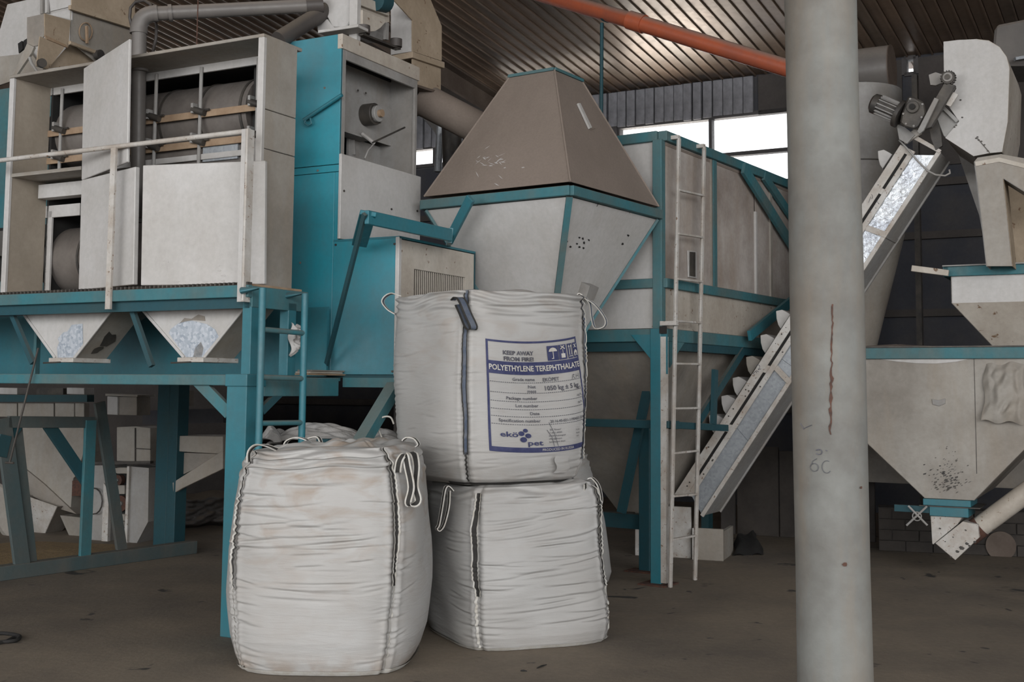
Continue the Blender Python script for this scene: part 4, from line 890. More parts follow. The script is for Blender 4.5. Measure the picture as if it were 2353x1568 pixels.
# upper feed hopper
root = thing('feed_hopper', 'small pale feed hopper with teal rim above the large flat silo, right edge', 'hopper', Sf.v(2310, 800, 0))
ur1 = 1.05
uA_, zA_ = Sf.uz(2185, 636, 0); _, zB_ = Sf.uz(2185, 697, 0); ub0, zb_ = Sf.uz(2277, 800, 0); ub1, _ = Sf.uz(2340, 800, 0)
MB().box(Sf, -.06, ur1 + .05, -.04, .0, zA_ + .0, zA_ + .085).obj('rim_channel', teal_d, root, bevel=.004)
MB().box(Sf, -.06, ur1 + .05, -.07, .06, zA_ + .08, zA_ + .09).obj('rim_lip', greyp, root)
MB().box(Sf, -.06, -.02, -.04, .9, zA_ + .0, zA_ + .085).obj('rim_channel', teal_d, root)
MB().beam(Sf.v(2095, 617, -.1), Sf.v(2180, 628, -.1), .04, .05).obj('slide_arm', white_c, root, bevel=.003)
MB().box(Sf, uA_, ur1, 0, .006, zB_, zA_).obj('hopper_band', white_c if 0 else white, root)
MB().box(Sf, uA_, uA_ + .006, 0, .9, zB_, zA_).obj('hopper_band', white_d, root)
um_ = ub0
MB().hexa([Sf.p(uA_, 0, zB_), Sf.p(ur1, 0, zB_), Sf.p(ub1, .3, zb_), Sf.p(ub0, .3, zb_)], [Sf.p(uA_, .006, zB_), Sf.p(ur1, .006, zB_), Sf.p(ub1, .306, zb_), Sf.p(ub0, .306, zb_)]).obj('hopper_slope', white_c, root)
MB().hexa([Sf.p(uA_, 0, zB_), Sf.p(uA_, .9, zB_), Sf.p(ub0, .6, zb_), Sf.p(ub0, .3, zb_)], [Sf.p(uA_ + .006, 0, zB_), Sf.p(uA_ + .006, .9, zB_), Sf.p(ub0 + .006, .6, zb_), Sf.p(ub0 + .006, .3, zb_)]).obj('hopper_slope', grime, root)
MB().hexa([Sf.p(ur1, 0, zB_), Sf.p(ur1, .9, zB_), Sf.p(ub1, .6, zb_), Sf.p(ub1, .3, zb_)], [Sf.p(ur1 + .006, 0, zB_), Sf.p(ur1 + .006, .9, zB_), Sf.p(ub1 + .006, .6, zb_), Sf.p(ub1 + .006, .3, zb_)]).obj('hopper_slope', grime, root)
MB().box(Sf, ub0, ub1, .25, .6, 1.735, zb_ + .01).obj('outlet_collar', teal, root, bevel=.003)
# silo
root = thing('flat_silo', 'large grey white flat fronted silo with V shaped bottom and teal rim, right', 'silo', Sf.p(0, .5, .5))
zT = 1.84
fp = [(-1.15, zT - .07), (.95, zT - .07), (.95, 1.50), (.14, .615), (-.25, .615), (-1.15, 1.47)]
MB().hexa([Sf.p(u, 0, z) for u, z in fp], [Sf.p(u, .008, z) for u, z in fp]).obj('silo_front', white_d, root)
us3 = Sf.uz(2240, 900, 0)[0]
MB().box(Sf, us3 - .002, us3 + .003, -.003, 0, .83, zT - .07).obj('weld_seam', dkmetal, root)
for i, j in ((1, 2), (2, 3), (4, 5), (5, 0)):
    (a, za), (b, zb2) = fp[i], fp[j]; q = [Sf.p(a, 0, za), Sf.p(b, 0, zb2), Sf.p(b, 1.5, zb2), Sf.p(a, 1.5, za)]; MB().hexa(q, [p + Vector((0, 0, .006)) for p in q]).obj('silo_side', grime, root)
MB().box(Sf, -1.15, .95, 1.49, 1.5, .615, zT - .07).obj('silo_back', grime, root)
MB().box(Sf, -1.18, 1.0, -.035, .02, zT - .075, zT + .02).obj('rim_channel', teal_d, root, bevel=.004)
MB().box(Sf, -1.18, 1.0, -.05, 1.5, zT + .02, zT + .03).obj('rim_lip', dkmetal, root)
m = MB()
pts = [Sf.v(x, y, -.004) for x, y in ((2022, 826), (2060, 826), (2100, 826), (2150, 826), (2200, 826), (2224, 826), (2195, 832), (2150, 836), (2105, 835), (2060, 831))]
MB().plate(pts, .003, False).obj('bulged_lip', white, root)
lt = [(2141, 917), (2156, 920), (2172, 916), (2172, 928), (2158, 934), (2143, 930)]
MB().plate([Sf.v(*q, -.01) for q in lt], .01).obj('latch_tab', greyp, root, bevel=.002)
rg = random.Random(12); m = MB()
for k in range(150):
    x, y = rg.gauss(2180, 22), 1125 - abs(rg.gauss(0, 42)) + rg.gauss(0, 8); a0 = rg.uniform(0, 6.3); s = rg.uniform(.8, 3.2) * (1 if y > 1080 else .6)
    if y > 1140: continue
    m.add([Sf.v(x + s * 1.6 * math.cos(a0 + a), y + s * .9 * math.sin(a0 * .5 + a), -.003) for a in (0, 1.4, 2.9, 4.6)], [(0, 1, 2, 3)])
m.obj('chipped_paint', dkmetal, root, fix=False, kind='stuff', label='scatter of dark paint chips')
ugl, ugr = Sf.uz(2121, 1165, -.03)[0], Sf.uz(2243, 1165, -.03)[0]; zg1 = Sf.uz(2180, 1149, -.03)[1]; zg_ = Sf.uz(2180, 1164, -.03)[1]; zg2 = Sf.uz(2180, 1188, -.03)[1]
MB().box(Sf, ugl, ugr - .04, -.03, .4, zg_, zg1).obj('gate_collar', teal, root, bevel=.003)
MB().box(Sf, ugl + .05, ugr - .06, -.03, .4, zg2, zg_ - .008).obj('gate_collar', teal, root, bevel=.003)
MB().box(Sf, ugl - .03, ugr + .03, -.04, .4, zg_ - .009, zg_ - .001).obj('gate_blade', dkmetal, root)
ua_ = Sf.uz(2055, 1170, -.02)[0]
MB().box(Sf, ua_, ugl + .05, -.02, .02, zg2 + .02, zg_ - .01).obj('gate_slide', teal_k, root)
for a, b in (((2087, 1163), (2131, 1208)), ((2130, 1164), (2083, 1208))): MB().tube([Sf.v(*a, -.07), Sf.v(*b, -.07)], .009, 8).obj('handwheel_spoke', greyp, root, smooth=True)
c = Sf.v(2107, 1187, -.07); MB().tube([c + (Sf.U * math.cos(k * .4) + ZUP * math.sin(k * .4)) * .035 for k in range(17)], .005, 6).obj('handwheel_ring', greyp, root)
sp = [(2138, 1186), (2205, 1188), (2196, 1206), (2240, 1196), (2252, 1210), (2250, 1238), (2195, 1289), (2183, 1286), (2144, 1251)]
q = MB().hexa([Sf.v(*k, 0) for k in ((2138, 1186), (2212, 1188), (2200, 1206), (2144, 1252), (2142, 1250))], [Sf.v(*k, 0) + Sf.V * .3 for k in ((2138, 1186), (2212, 1188), (2200, 1206), (2144, 1252), (2142, 1250))]).obj('outlet_box', white_r, root, bevel=.003)
MB().hexa([Sf.v(*k, -.01) for k in ((2149, 1249), (2212, 1199), (2247, 1206), (2250, 1236), (2195, 1288))], [Sf.v(*k, -.01) + Sf.V * .3 for k in ((2149, 1249), (2212, 1199), (2247, 1206), (2250, 1236), (2195, 1288))]).obj('outlet_boot', white_r, root, bevel=.003, label='scraped white boot with rusty chips')
a, b = Sf.v(2232, 1226, .13), Sf.v(2440, 1072, .13)
MB().tube([a, b], .082, 24).obj('discharge_pipe', white_c, root, smooth=True, label='dirty cream discharge pipe')
MB().tube([a - (b - a).normalized() * .03, a + (b - a).normalized() * .1], .09, 24).obj('pipe_collar', rust, root, smooth=True)
m = MB()
for x, y, s in ((2210, 1260, 7), (2200, 1268, 5), (2222, 1250, 5), (2219, 1219, 3), (2185, 1280, 3), (2172, 1245, 2), (2190, 1235, 2), (2160, 1215, 3), (2240, 1246, 4), (2228, 1255, 4)):
    m.add([Sf.v(x + s * math.cos(a), y + s * .7 * math.sin(a * 1.1), -.013) for a in (0, 1.1, 2.1, 3.3, 4.4, 5.4)], [(0, 1, 2, 3, 4, 5)])
m.obj('paint_chips', dkmetal, root, fix=False, kind='stuff')
for u in (-1.1, .9):
    for v in (.04, 1.4): MB().box(Sf, u - .04, u + .04, v, v + .08, 0, 1.5).obj('leg', teal_k, root)
# cloth sleeve beside the collar
def cloth(name, label, cat, P00, P10, P11, P01, m_, amp=.02, nx=30, ny=30, seed=1, thick=.02, fq=3.0):
    vs = []; n = (P10 - P00).cross(P01 - P00).normalized(); n = n if n.dot(P00 - EY) < 0 else -n
    r = random.Random(seed); ph = [(r.uniform(.5, 1) * fq * (1 + k * .8), r.uniform(-1, 1) * fq * (1 + k), r.uniform(0, 6)) for k in range(6)]
    for s_ in (1, -1):
        for i in range(nx + 1):
            for j in range(ny + 1):
                a, b = i / nx, j / ny; P = (P00 * (1 - a) + P10 * a) * (1 - b) + (P01 * (1 - a) + P11 * a) * b
                e = sum(math.sin(f * a * 3 + g * b * 3 + h) / (1 + k * .7) for k, (f, g, h) in enumerate(ph)); e = abs(e) * amp
                ed = min(1, 6 * min(a, 1 - a, b, 1 - b) + .1)
                jit = Vector((math.sin(9 * b + ph[0][2]), 0, math.sin(11 * a + ph[1][2]))) * .012
                vs.append(P + jit + n * ((thick * ed + e * ed) if s_ == 1 else 0))
    k = (nx + 1) * (ny + 1); fs = []
    for i in range(nx):
        for j in range(ny):
            q = (i * (ny + 1) + j, (i + 1) * (ny + 1) + j, (i + 1) * (ny + 1) + j + 1, i * (ny + 1) + j + 1); fs += [q, tuple(x + k for x in q)[::-1]]
    return MB().add(vs, fs).top(name, m_, label, cat, smooth='all', fix=False)
cloth('cloth_sleeve', 'crumpled pale cloth sleeve hanging under the feed hopper outlet', 'sleeve', Sf.v(2264, 838, .0), Sf.v(2352, 832, .0), Sf.v(2356, 974, -.06), Sf.v(2258, 968, -.06), white_d, .02, seed=3, fq=2)
# background machines, upper right
c = D(2048, 158, 12.2)
root = thing('horizontal_drum', 'wide dusty brown grey drum under the dark roof right of the column', 'drum', c)
MB().tube([c - W.U * .62, c], .245, 36).obj('drum_shell', dustm if 0 else pvc, root, smooth=True); MB().tube([c, c + W.U * .01], .25, 36).obj('drum_end', rafm, root)
c = D(1990, 350, 11.6); base = Vector((D(1963, 500, 11.2).x, 11.2, 0)); r_c = .45
root = thing('dust_cyclone', 'big round dusty cyclone with tapering foot directly behind the column', 'cyclone', base + Vector((0, 0, 1.9)))
def zat(y, Y=11.2): return D(1960, y, Y).z
MB().tube([base + ZUP * zat(545), base + ZUP * zat(216)], r_c, 48).obj('cyclone_body', greyp, root, smooth=True)
MB().tube([base + ZUP * 1.88, base + ZUP * zat(545)], [.18, r_c], 48).obj('cyclone_cone', white_d, root, smooth=True)
MB().tube([base + ZUP * zat(216), base + ZUP * (zat(216) + .07)], [r_c * .8, r_c * .45], 48).obj('cyclone_lid', galv, root, smooth=True)
MB().tube([base + ZUP * (zat(388)), base + ZUP * (zat(388) + .012)], r_c + .004, 48).obj('cyclone_band', dkmetal, root, smooth=True)
q = [D(2285, 62, 12), D(2295, 55, 12), D(2420, 30, 12), D(2420, 150, 12), D(2282, 150, 12), D(2280, 120, 12)]
MB().hexa(q, [p + W.V * .8 for p in q]).top('grey_duct_box', pvc, 'grey rounded duct box under the roof in the upper right corner', 'duct', bevel=.03)
MB().beam(D(2332, 136, 11.9), D(2420, 120, 11.9), .05, .03).top('silver_rail', galv, 'short silver rail below the grey duct box', 'rail')
q = D(2103, 300, 13.5); MB().box(Fr((q.x, q.y), 29), -.03, .03, 0, .1, 0, zat(170, 13.5)).top('slim_dark_post', dkmetal, 'slim dark post under the small bright slit window', 'post')
# boot guard boards, low panel, plinth
P0b = G(1600, 1285); Gf = Fr((P0b.x, P0b.y), 20)
root = thing('boot_guard', 'low guard of dirty white boards round the elevator foot behind the ladder', 'guard', P0b)
def gb_(x0, x1, y0, v=0, mt=white_r, nm='guard_board', z0=0): a, b = Gf.uz(x0, 1280, v)[0], Gf.uz(x1, 1280, v)[0]; return MB().box(Gf, a, b, v, v + .03, z0, Gf.uz(x0, y0, v)[1]).obj(nm, mt, root, bevel=.004)
gb_(1536, 1588, 1164); gb_(1484, 1500, 1160); gb_(1459, 1468, 1158); gb_(1600, 1662, 1214, -.06, white_d); gb_(1590, 1604, 1214, -.07)  # dirtier white also stands in for the boards' shadow tone
gb_(1500, 1538, 1225, .0, white_d)
MB().box(Gf, Gf.uz(1655, 1280, 0)[0], Gf.uz(1655, 1280, 0)[0] + .03, 0, .5, 0, .25).obj('guard_board', white_d, root)
q = D(1667, 1200, 12.6); f = Fr((q.x, q.y), 25)
root = thing('old_panels', 'dim streaked old panels leaning at the back behind the elevator foot', 'panel', f.p(.4, 0, 0))
for k, (a, b, mt) in enumerate(((-.05, .10, dkwall), (.12, .55, grime), (.56, .95, grime), (.96, 1.5, dkwall))): MB().box(f, a, b, .01 * k, .05 + .01 * k, 0, .95 - .04 * k).obj('panel_sheet', mt if mt is not grime else plinthm, root, bevel=.004)  # whitish panels; their dim light is painted in as dark sheet colour
q = G(2020, 1266); f = Fr((q.x, q.y), 17)
root = thing('brick_plinth', 'low dark sooty block plinth on the floor behind the silo outlet', 'plinth', q)
MB().box(f, 0, 2.4, .03, .3, 0, .40).obj('plinth_core', dkwall, root)
for r_ in range(4):
    u = 0 if r_ % 2 else -.0
    k = 0
    while u < 2.35:
        w_ = .24 if not (k == 0 and r_ % 2) else .12; MB().box(f, u + .006, u + w_ - .006, 0, .03, r_ * .1 + .004, r_ * .1 + .096).obj('block', plinthm, root); u += w_; k += 1
c = f.v(2300, 1255, -.02); MB().tube([c, c + f.V * .04], .13, 28).obj('round_hatch', rafm, root, smooth=True)
P = G(1722, 1272)
cloth('black_sack', 'flat black sack lying on the floor between ladder and column', 'sack', G(1685, 1278) , G(1758, 1276), G(1735, 1250) + ZUP * .10, G(1690, 1250) + ZUP * .05, black, .01, nx=14, ny=10, seed=5, thick=.05)
# ================================================================ UNDER THE PLATFORM
T = Fr(G(420, 1275)[:2], 34)
root = thing('trestle_frame', 'dusty teal trestle frame of flat bars on a long floor beam, lower left', 'frame', T.p(-.0, -1.2, 0))
MB().box(T, -.05, .05, -4.5, .12, 0, .11).obj('floor_beam', teal_g, root, bevel=.004)
def tb(a, b, w, mt=teal_d, u=.0, nm='flat_bar', th=.03): return MB().beam(T.u(*a, u), T.u(*b, u), w, th, T.U).obj(nm, mt, root, bevel=.002)
tb((6, 962), (52, 1312), .13, teal_g, .02); tb((34, 966), (72, 1308), .10, teal_g, -.02)
tb((18, 970), (216, 971), .09, teal_g, .02, 'top_bar'); tb((208, 966), (194, 1293), .10, teal_d, .03, 'upright_bar')
tb((110, 975), (203, 1112), .10, teal_k, .0, 'diagonal_bar'); tb((228, 925), (282, 1282), .10, teal_g, -.03)
tb((12, 1000), (0, 1050), .10, teal_k, .03); tb((25, 1000), (45, 972), .08, teal_k, .0)
q = G(367, 1265); f = Fr((q.x, q.y), 30)
root = thing('teal_double_post', 'thick dark teal post standing deep under the platform', 'post', q)
MB().box(f, -.09, .06, 0, .12, 0, 1.9).obj('post_web', teal_k, root, bevel=.004); MB().box(f, .062, .17, .0, .14, 0, 1.9).obj('post_web', teal_k, root, bevel=.004)
Q = Fr((-3.3, 11.6), 22)      # back row plane
def pl(pts, t=.02, v=0): return MB().plate([Q.v(*p, v) for p in pts], t)
root = thing('rear_pale_hopper', 'pale brown angular hopper behind the trestle frame, lower left', 'hopper', Q.v(160, 1170, 0))
pl([(36, 975), (192, 975), (192, 1040), (176, 1092), (168, 1100), (162, 1170), (100, 1112), (38, 1062)], .3).obj('hopper_front', white_c if 0 else white_d, root, bevel=.004)
pl([(38, 1062), (100, 1112), (162, 1170), (176, 1182), (120, 1165), (56, 1130), (48, 1128)], .2, -.02).obj('hopper_slope', grime, root)
pl([(166, 1105), (186, 1105), (186, 1140), (165, 1140)], .05, -.05).obj('outlet_motor', rust, root)
for k, (a, b) in enumerate(((-12, 38), (41, 123), (126, 170), (172, 193))):
    pl([(a, 926), (b, 927), (b, 959), (a, 958)], .08, -.02 + .01 * (k % 2)).obj('header_panel', white_d, root, bevel=.004)
pl([(-20, 908), (200, 908), (200, 924), (-20, 924)], .1, -.1).top('rear_teal_beam', teal_k, 'dark teal beam behind the platform edge, far lower left', 'beam')
for k, (a, b) in enumerate(((-8, 39), (153, 193))):
    pl([(a, 891), (b, 892), (b, 907), (a, 906)], .15, .05).top('white_box', white, ('short white box peeping under the platform at the far left', 'short white box under the platform above the pale hopper')[k], 'box', 'white boxes under the platform edge', bevel=.004)
pl([(84, 892), (145, 893), (145, 907), (84, 907)], .1, .1).top('dark_roller_unit', dkmetal, 'dark roller unit between the two short white boxes', 'machine')
def cone(name, label, a, b, mt=white_d, n=2, z0=0, dep=.45, v=-.1):
    r = thing(name, label, 'hopper', Q.v(*b[0], v), 'pale cone hoppers behind the trestle'); q0 = [Q.v(*p, v) for p in a]; q1 = [Q.v(*p, v + .18) for p in b]
    for i, (x, y) in enumerate(((0, 1),)):
        pass
    MB().hexa([q0[0], q0[1], q1[1], q1[0]], [p + Q.V * .01 for p in (q0[0], q0[1], q1[1], q1[0])]).obj('cone_face', mt, r)
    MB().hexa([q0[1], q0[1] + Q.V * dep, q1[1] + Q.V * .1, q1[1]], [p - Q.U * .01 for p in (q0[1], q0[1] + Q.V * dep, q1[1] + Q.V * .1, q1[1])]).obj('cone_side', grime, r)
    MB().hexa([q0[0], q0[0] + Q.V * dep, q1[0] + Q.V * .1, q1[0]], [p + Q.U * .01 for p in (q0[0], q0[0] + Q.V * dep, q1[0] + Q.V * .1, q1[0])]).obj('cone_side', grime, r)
    return r
cone('floor_cone_hopper', 'white scuffed cone hopper standing on the grain pile behind the trestle', [(60, 1140), (132, 1165)], [(66, 1258), (88, 1262)], white_r)
cone('floor_cone_hopper', 'small pale cone hopper beside the teal upright bar', [(138, 1185), (186, 1190)], [(178, 1275), (190, 1278)], white_d)
r_ = thing('crumpled_bag', 'crumpled pale bag at the left edge behind the trestle leg', 'bag', Q.v(10, 1250, -.3))
pts = [(-40, 1100), (-5, 1108), (18, 1122), (24, 1150), (26, 1252), (2, 1225), (-30, 1160)]
MB().hexa([Q.v(*p, -.3) for p in pts], [Q.v(*p, -.1) for p in pts]).obj('bag_body', white_d, r_, bevel=.03)
root = thing('gear_cabinet', 'pale cabinet with exposed belt wheels and switches deep under the platform', 'machine', Q.v(300, 1280, -.2))
v = -.2
pl([(268, 982), (312, 980), (345, 984), (345, 1062), (268, 1060)], .3, v).obj('upper_panel', white_d, root, bevel=.004)
pl([(309, 984), (311, 984), (311, 1060), (309, 1060)], .01, v - .012).obj('panel_seam', dkmetal, root); pl([(311, 1030), (345, 1032), (345, 1034), (311, 1032)], .01, v - .012).obj('panel_seam', dkmetal, root)
pl([(212, 1070), (252, 1070), (250, 1270), (222, 1280), (206, 1250)], .25, v).obj('side_panel', greyp, root)
pl([(296, 1072), (342, 1076), (340, 1200), (304, 1268), (292, 1272)], .25, v).obj('tapered_panel', greyp, root)
pl([(238, 1110), (250, 1130), (246, 1280), (232, 1280)], .04, v - .03).obj('frame_post', white_r, root); pl([(292, 1072), (297, 1072), (291, 1274), (284, 1274)], .04, v - .03).obj('frame_post', white_r, root)
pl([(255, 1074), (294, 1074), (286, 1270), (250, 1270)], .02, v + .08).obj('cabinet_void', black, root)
for x, y, r in ((277, 1158, .075), (270, 1104, .05)):
    c = Q.v(x, y, v + .02); w_ = MB().cyl(c, c + Q.V * .05, r, 22).obj('belt_wheel', rust, root, smooth=True); MB().cyl(c - Q.V * .02, c, r * .35, 12).obj('wheel_hub', greyp, w_, smooth=True)
for x, y, w_, h in ((262, 1082, 8, 6), (280, 1082, 12, 7), (262, 1124, 7, 8), (278, 1126, 8, 10), (272, 1190, 14, 8), (275, 1205, 10, 6), (276, 1225, 9, 9)):
    pl([(x - w_, y - h), (x + w_, y - h), (x + w_, y + h), (x - w_, y + h)], .06, v - .02).obj('switch_box', white_d, root, bevel=.004)
pl([(215, 1062), (345, 1060), (345, 1066), (215, 1068)], .05, v - .04).obj('cable_tray', dkmetal, root)
ring = [Q.v(216 + 19 * math.cos(k * .42), 1152 + 30 * math.sin(k * .42), v - .05) for k in range(-4, 5)]
MB().tube(ring, .007, 6).obj('cable_loop', dkmetal, root)
root = thing('junction_box', 'small white box with brown side panel hung under the platform', 'box', Q.v(280, 955, -.4))
pl([(246, 911), (270, 912), (270, 954), (246, 953)], .2, -.4).obj('box_door', white, root, bevel=.004); pl([(272, 912), (314, 912), (314, 955), (272, 954)], .2, -.38).obj('box_side', grime, root, bevel=.004)
pl([(242, 905), (316, 908), (316, 912), (242, 910)], .25, -.42).obj('box_lid', white_d, root)
root = thing('rear_flat_hopper', 'pale flat hopper with slanting band between the teal posts', 'hopper', Q.v(420, 1120, -.5))
v = -.5
pl([(395, 1002), (512, 1003), (512, 1044), (410, 1038)], .4, v).obj('hopper_band', white_d, root, bevel=.004)
pl([(398, 1040), (512, 1044), (500, 1052), (402, 1100)], .3, v + .06).obj('hopper_slope', grime, root)
pl([(396, 1110), (512, 1035), (512, 1078), (420, 1122), (398, 1135)], .04, v - .03).obj('slanting_band', white_d, root, bevel=.004)
cloth('dark_tarp_bag', 'large dark filled bag lying on the floor behind the thick teal leg', 'bag', G(398, 1214), G(560, 1206), G(560, 1206) + ZUP * .38, G(404, 1214) + ZUP * .36, pvc_d, .03, seed=7, thick=.12, fq=3)
MB().beam(Q.v(335, 960, .4), Q.v(520, 955, .4), .1, .14).top('rear_navy_beam', navy, 'dark navy beam above the flat hopper between the teal posts', 'beam')
pl([(408, 898), (432, 898), (432, 934), (408, 934)], .1, .3).top('dim_switch_box', grime, 'dim small box hanging in the dark under the platform', 'box')
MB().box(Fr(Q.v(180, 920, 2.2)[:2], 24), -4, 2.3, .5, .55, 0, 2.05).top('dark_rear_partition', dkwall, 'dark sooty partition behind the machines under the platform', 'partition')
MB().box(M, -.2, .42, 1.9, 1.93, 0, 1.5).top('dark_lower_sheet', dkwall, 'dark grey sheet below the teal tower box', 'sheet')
# grain
def mound(name, label, cat, c, rx, ry, h, mt, seed, n=48, kind=None, yaw=0):
    r = random.Random(seed); vs = [Vector((0, 0, h))]; fs = []; m_ = 14
    for i in range(1, m_ + 1):
        for k in range(n):
            a = k * 2 * math.pi / n; s = i / m_; w_ = 1 + .12 * math.sin(3 * a + seed) + .07 * math.sin(7 * a)
            z = h * (1 - s) ** .8 * (1 + .1 * math.sin(9 * s + 5 * a)) if i < m_ else 0
            vs.append(Vector((rx * s * w_ * math.cos(a), ry * s * w_ * math.sin(a), max(z, 0))))
    fs = [(0, 1 + k, 1 + (k + 1) % n) for k in range(n)]
    for i in range(m_ - 1):
        fs += [(1 + i * n + k, 1 + (i + 1) * n + k, 1 + (i + 1) * n + (k + 1) % n, 1 + i * n + (k + 1) % n) for k in range(n)]
    c = Vector(c); mb = MB().add([v_ + c for v_ in vs], fs)
    return mb.top(name, mt, label, cat, smooth='all', base=c, kind=kind)
mound('grain_pile', 'spilled tan grain spread on the floor behind the trestle frame', 'grain', G(95, 1275), 1.0, .8, .035, grain, 2, kind='stuff')
mound('grain_heap', 'dark dusty heap lying along the top of the flat silo', 'grain', Sf.p(-.5, .35, zT + .03), .42, .3, .03, dkwall if 0 else dustm, 4, kind='stuff')
# ================================================================ BAGS
class Bag:
    def __init__(s, name, label, cx, cy, z0, yaw, a, H, prof, mt, n=4.2, seed=1, creases=(), lean=(0, 0), tilt=0, top_amp=.02, dome=.03, ruff=.012):
        s.f = Fr((cx, cy), yaw); s.z0 = z0; s.a = a; s.H = H; s.n = n; s.prof = prof; s.mt = mt; s.lean = lean; s.tilt = tilt; s.dome = dome; s.ruff = ruff; s.ta = top_amp
        r = random.Random(seed); s.ph = [r.uniform(0, 6.28) for _ in range(24)]
        s.cr = list(creases)
        s.root = thing(name, label, 'bulk bag', s.f.p(0, 0, z0), 'filled white bulk bags')
    def S(s, p, t, off=0.0, nocr=False):
        p = np.asarray(p, float); t = np.asarray(t, float); p, t = np.broadcast_arrays(p, t)
        pp = np.mod(p + 1, 8); k = np.floor(pp / 2).astype(int); q = pp - 2 * k - 1
        sx = np.choose(k, [q, np.ones_like(q), -q, -np.ones_like(q)]); sy = np.choose(k, [-np.ones_like(q), q, np.ones_like(q), -q])
        n = s.n; r = (np.abs(sx) ** n + np.abs(sy) ** n) ** (-1 / n)
        x = sx * r; y = sy * r; nx = np.sign(x) * np.abs(x) ** (n - 1); ny = np.sign(y) * np.abs(y) ** (n - 1); l = np.hypot(nx, ny); nx /= l; ny /= l
        w = np.interp(t, s.prof[0], s.prof[1]) * s.a
        ph = s.ph
        d = .008 * np.sin(1.6 * p + 5 * t + ph[0]) + .006 * np.sin(3.1 * p - 9 * t + ph[1]) + .0025 * np.sin(7 * p + 14 * t + ph[2]) * np.sin(3 * t + ph[3])
        d -= .016 * (np.exp(-((np.abs(q) - 1) / .05) ** 2))          # stitched corner seams
        d += .006 * np.exp(-((np.abs(q) - .88) / .05) ** 2)
        z = t * s.H
        # seam puckers
        d += .0035 * np.exp(-((np.abs(q) - 1) / .16) ** 2) * np.sin(z * 150 + 4 * np.sin(z * 31 + p) + k * 2)
        tp = np.clip((t - .84) / .16, 0, 1)                            # gathered top
        d += s.ruff * tp * (np.sin(z * 130 + 2.2 * np.sin(2.3 * p + ph[4]) + 1.5 * np.sin(5.1 * p + ph[5])) + .6 * np.sin(z * 73 + 3 * p + ph[6]))
        if not nocr:
            for (p0, z0, lp, sl, cv, A, wd) in s.cr:
                dp = np.mod(p - p0 + 4, 8) - 4; zc = z0 + sl * dp + cv * dp * dp; e = np.exp(-(dp / lp) ** 4)
                u = (z - zc) / wd; d -= A * e * (np.exp(-u * u) - .75 * np.exp(-(u - 1.7) ** 2))
        X = x * w + nx * (d + off); Y = y * w + ny * (d + off); tt = t
        X = X + s.lean[0] * tt; Y = Y + s.lean[1] * tt; Z = z * (1 + 0 * x) + s.tilt * x * s.a * t
        U, V, o = s.f.U, s.f.V, s.f.o
        return np.stack([o.x + U.x * X + V.x * Y, o.y + U.y * X + V.y * Y, s.z0 + Z], -1)
    def build(s, NP=400, NT=190):
        p = np.linspace(-1, 7, NP, endpoint=False); t = np.linspace(0, 1, NT)
        P, Tt = np.meshgrid(p, t); pts = s.S(P, Tt); pts = pts.reshape(-1, 3)
        c = np.array([*s.f.p(s.lean[0], s.lean[1], 0)]); last = pts[-NP:]; rings = [pts]; M_ = 40
        for i in range(1, M_ + 1):
            k = 1 - i / M_; rr_ = last.copy(); rr_[:, :2] = c[:2] + (last[:, :2] - c[:2]) * k
            an = p * .785
            z = s.dome * (1 - k * k) - .02 * np.exp(-((1 - k) / .05) ** 2) * 0 + s.ta * (1 - k ** 6) * (np.sin(9 * k + 3 * np.sin(2 * an + s.ph[7])) * .5 + .5 * np.sin(4 * an + 11 * k + s.ph[8]) + .3 * np.sin(23 * k + 6 * np.sin(an + 1)))
            rr_[:, 2] = last[:, 2] * k ** .3 + (1 - k ** .3) * last[:, 2].mean() + z; rings.append(rr_)
        allp = np.concatenate(rings); nr = NT + M_
        i = np.arange(nr - 1)[:, None] * NP; k = np.arange(NP)[None, :]; k2 = (k + 1) % NP
        F = np.stack([i + k, i + k2, i + NP + k2, i + NP + k], -1).reshape(-1, 4)
        bot = s.S(p, 0 * p)
        allp = np.concatenate([allp, [[c[0] - s.f.U.x * s.lean[0] - s.f.V.x * s.lean[1], c[1] - s.f.U.y * s.lean[0] - s.f.V.y * s.lean[1], s.z0]]]); ci = len(allp) - 1
        org = np.array(ORG[s.root]); me = bpy.data.meshes.new('bag_body'); co = allp - org
        nf = len(F); me.vertices.add(len(co)); me.vertices.foreach_set('co', co.ravel().astype(np.float32))
        tri = np.stack([np.arange(NP)[::1], np.full(NP, ci), (np.arange(NP) + 1) % NP], -1)
        me.loops.add(nf * 4 + NP * 3); me.polygons.add(nf + NP)
        me.loops.foreach_set('vertex_index', np.concatenate([F.ravel(), tri.ravel()]).astype(np.int32))
        me.polygons.foreach_set('loop_start', np.concatenate([np.arange(nf) * 4, nf * 4 + np.arange(NP) * 3]).astype(np.int32))
        me.polygons.foreach_set('use_smooth', np.ones(nf + NP, bool)); me.update(calc_edges=True); me.validate()
        me.materials.append(s.mt); o = link(bpy.data.objects.new('bag_body', me)); o.parent = s.root; ORG[o] = ORG[s.root]; s.body = o
        return s
    def grid(s, name, m_, pf, tf, na, nb, off, parent=None, label=None):
        """sheet laid on the bag: pf/tf map (a,b) in [0,1]^2 to the surface"""
        a, b = np.meshgrid(np.linspace(0, 1, na), np.linspace(0, 1, nb)); P = s.S(pf(a, b), tf(a, b), off).reshape(-1, 3)
        fs = [(j * na + i, j * na + i + 1, (j + 1) * na + i + 1, (j + 1) * na + i) for j in range(nb - 1) for i in range(na - 1)]
        return MB().add([Vector(v_) for v_ in P], fs).obj(name, m_, parent or s.root, label=label, smooth='all', fix=False)
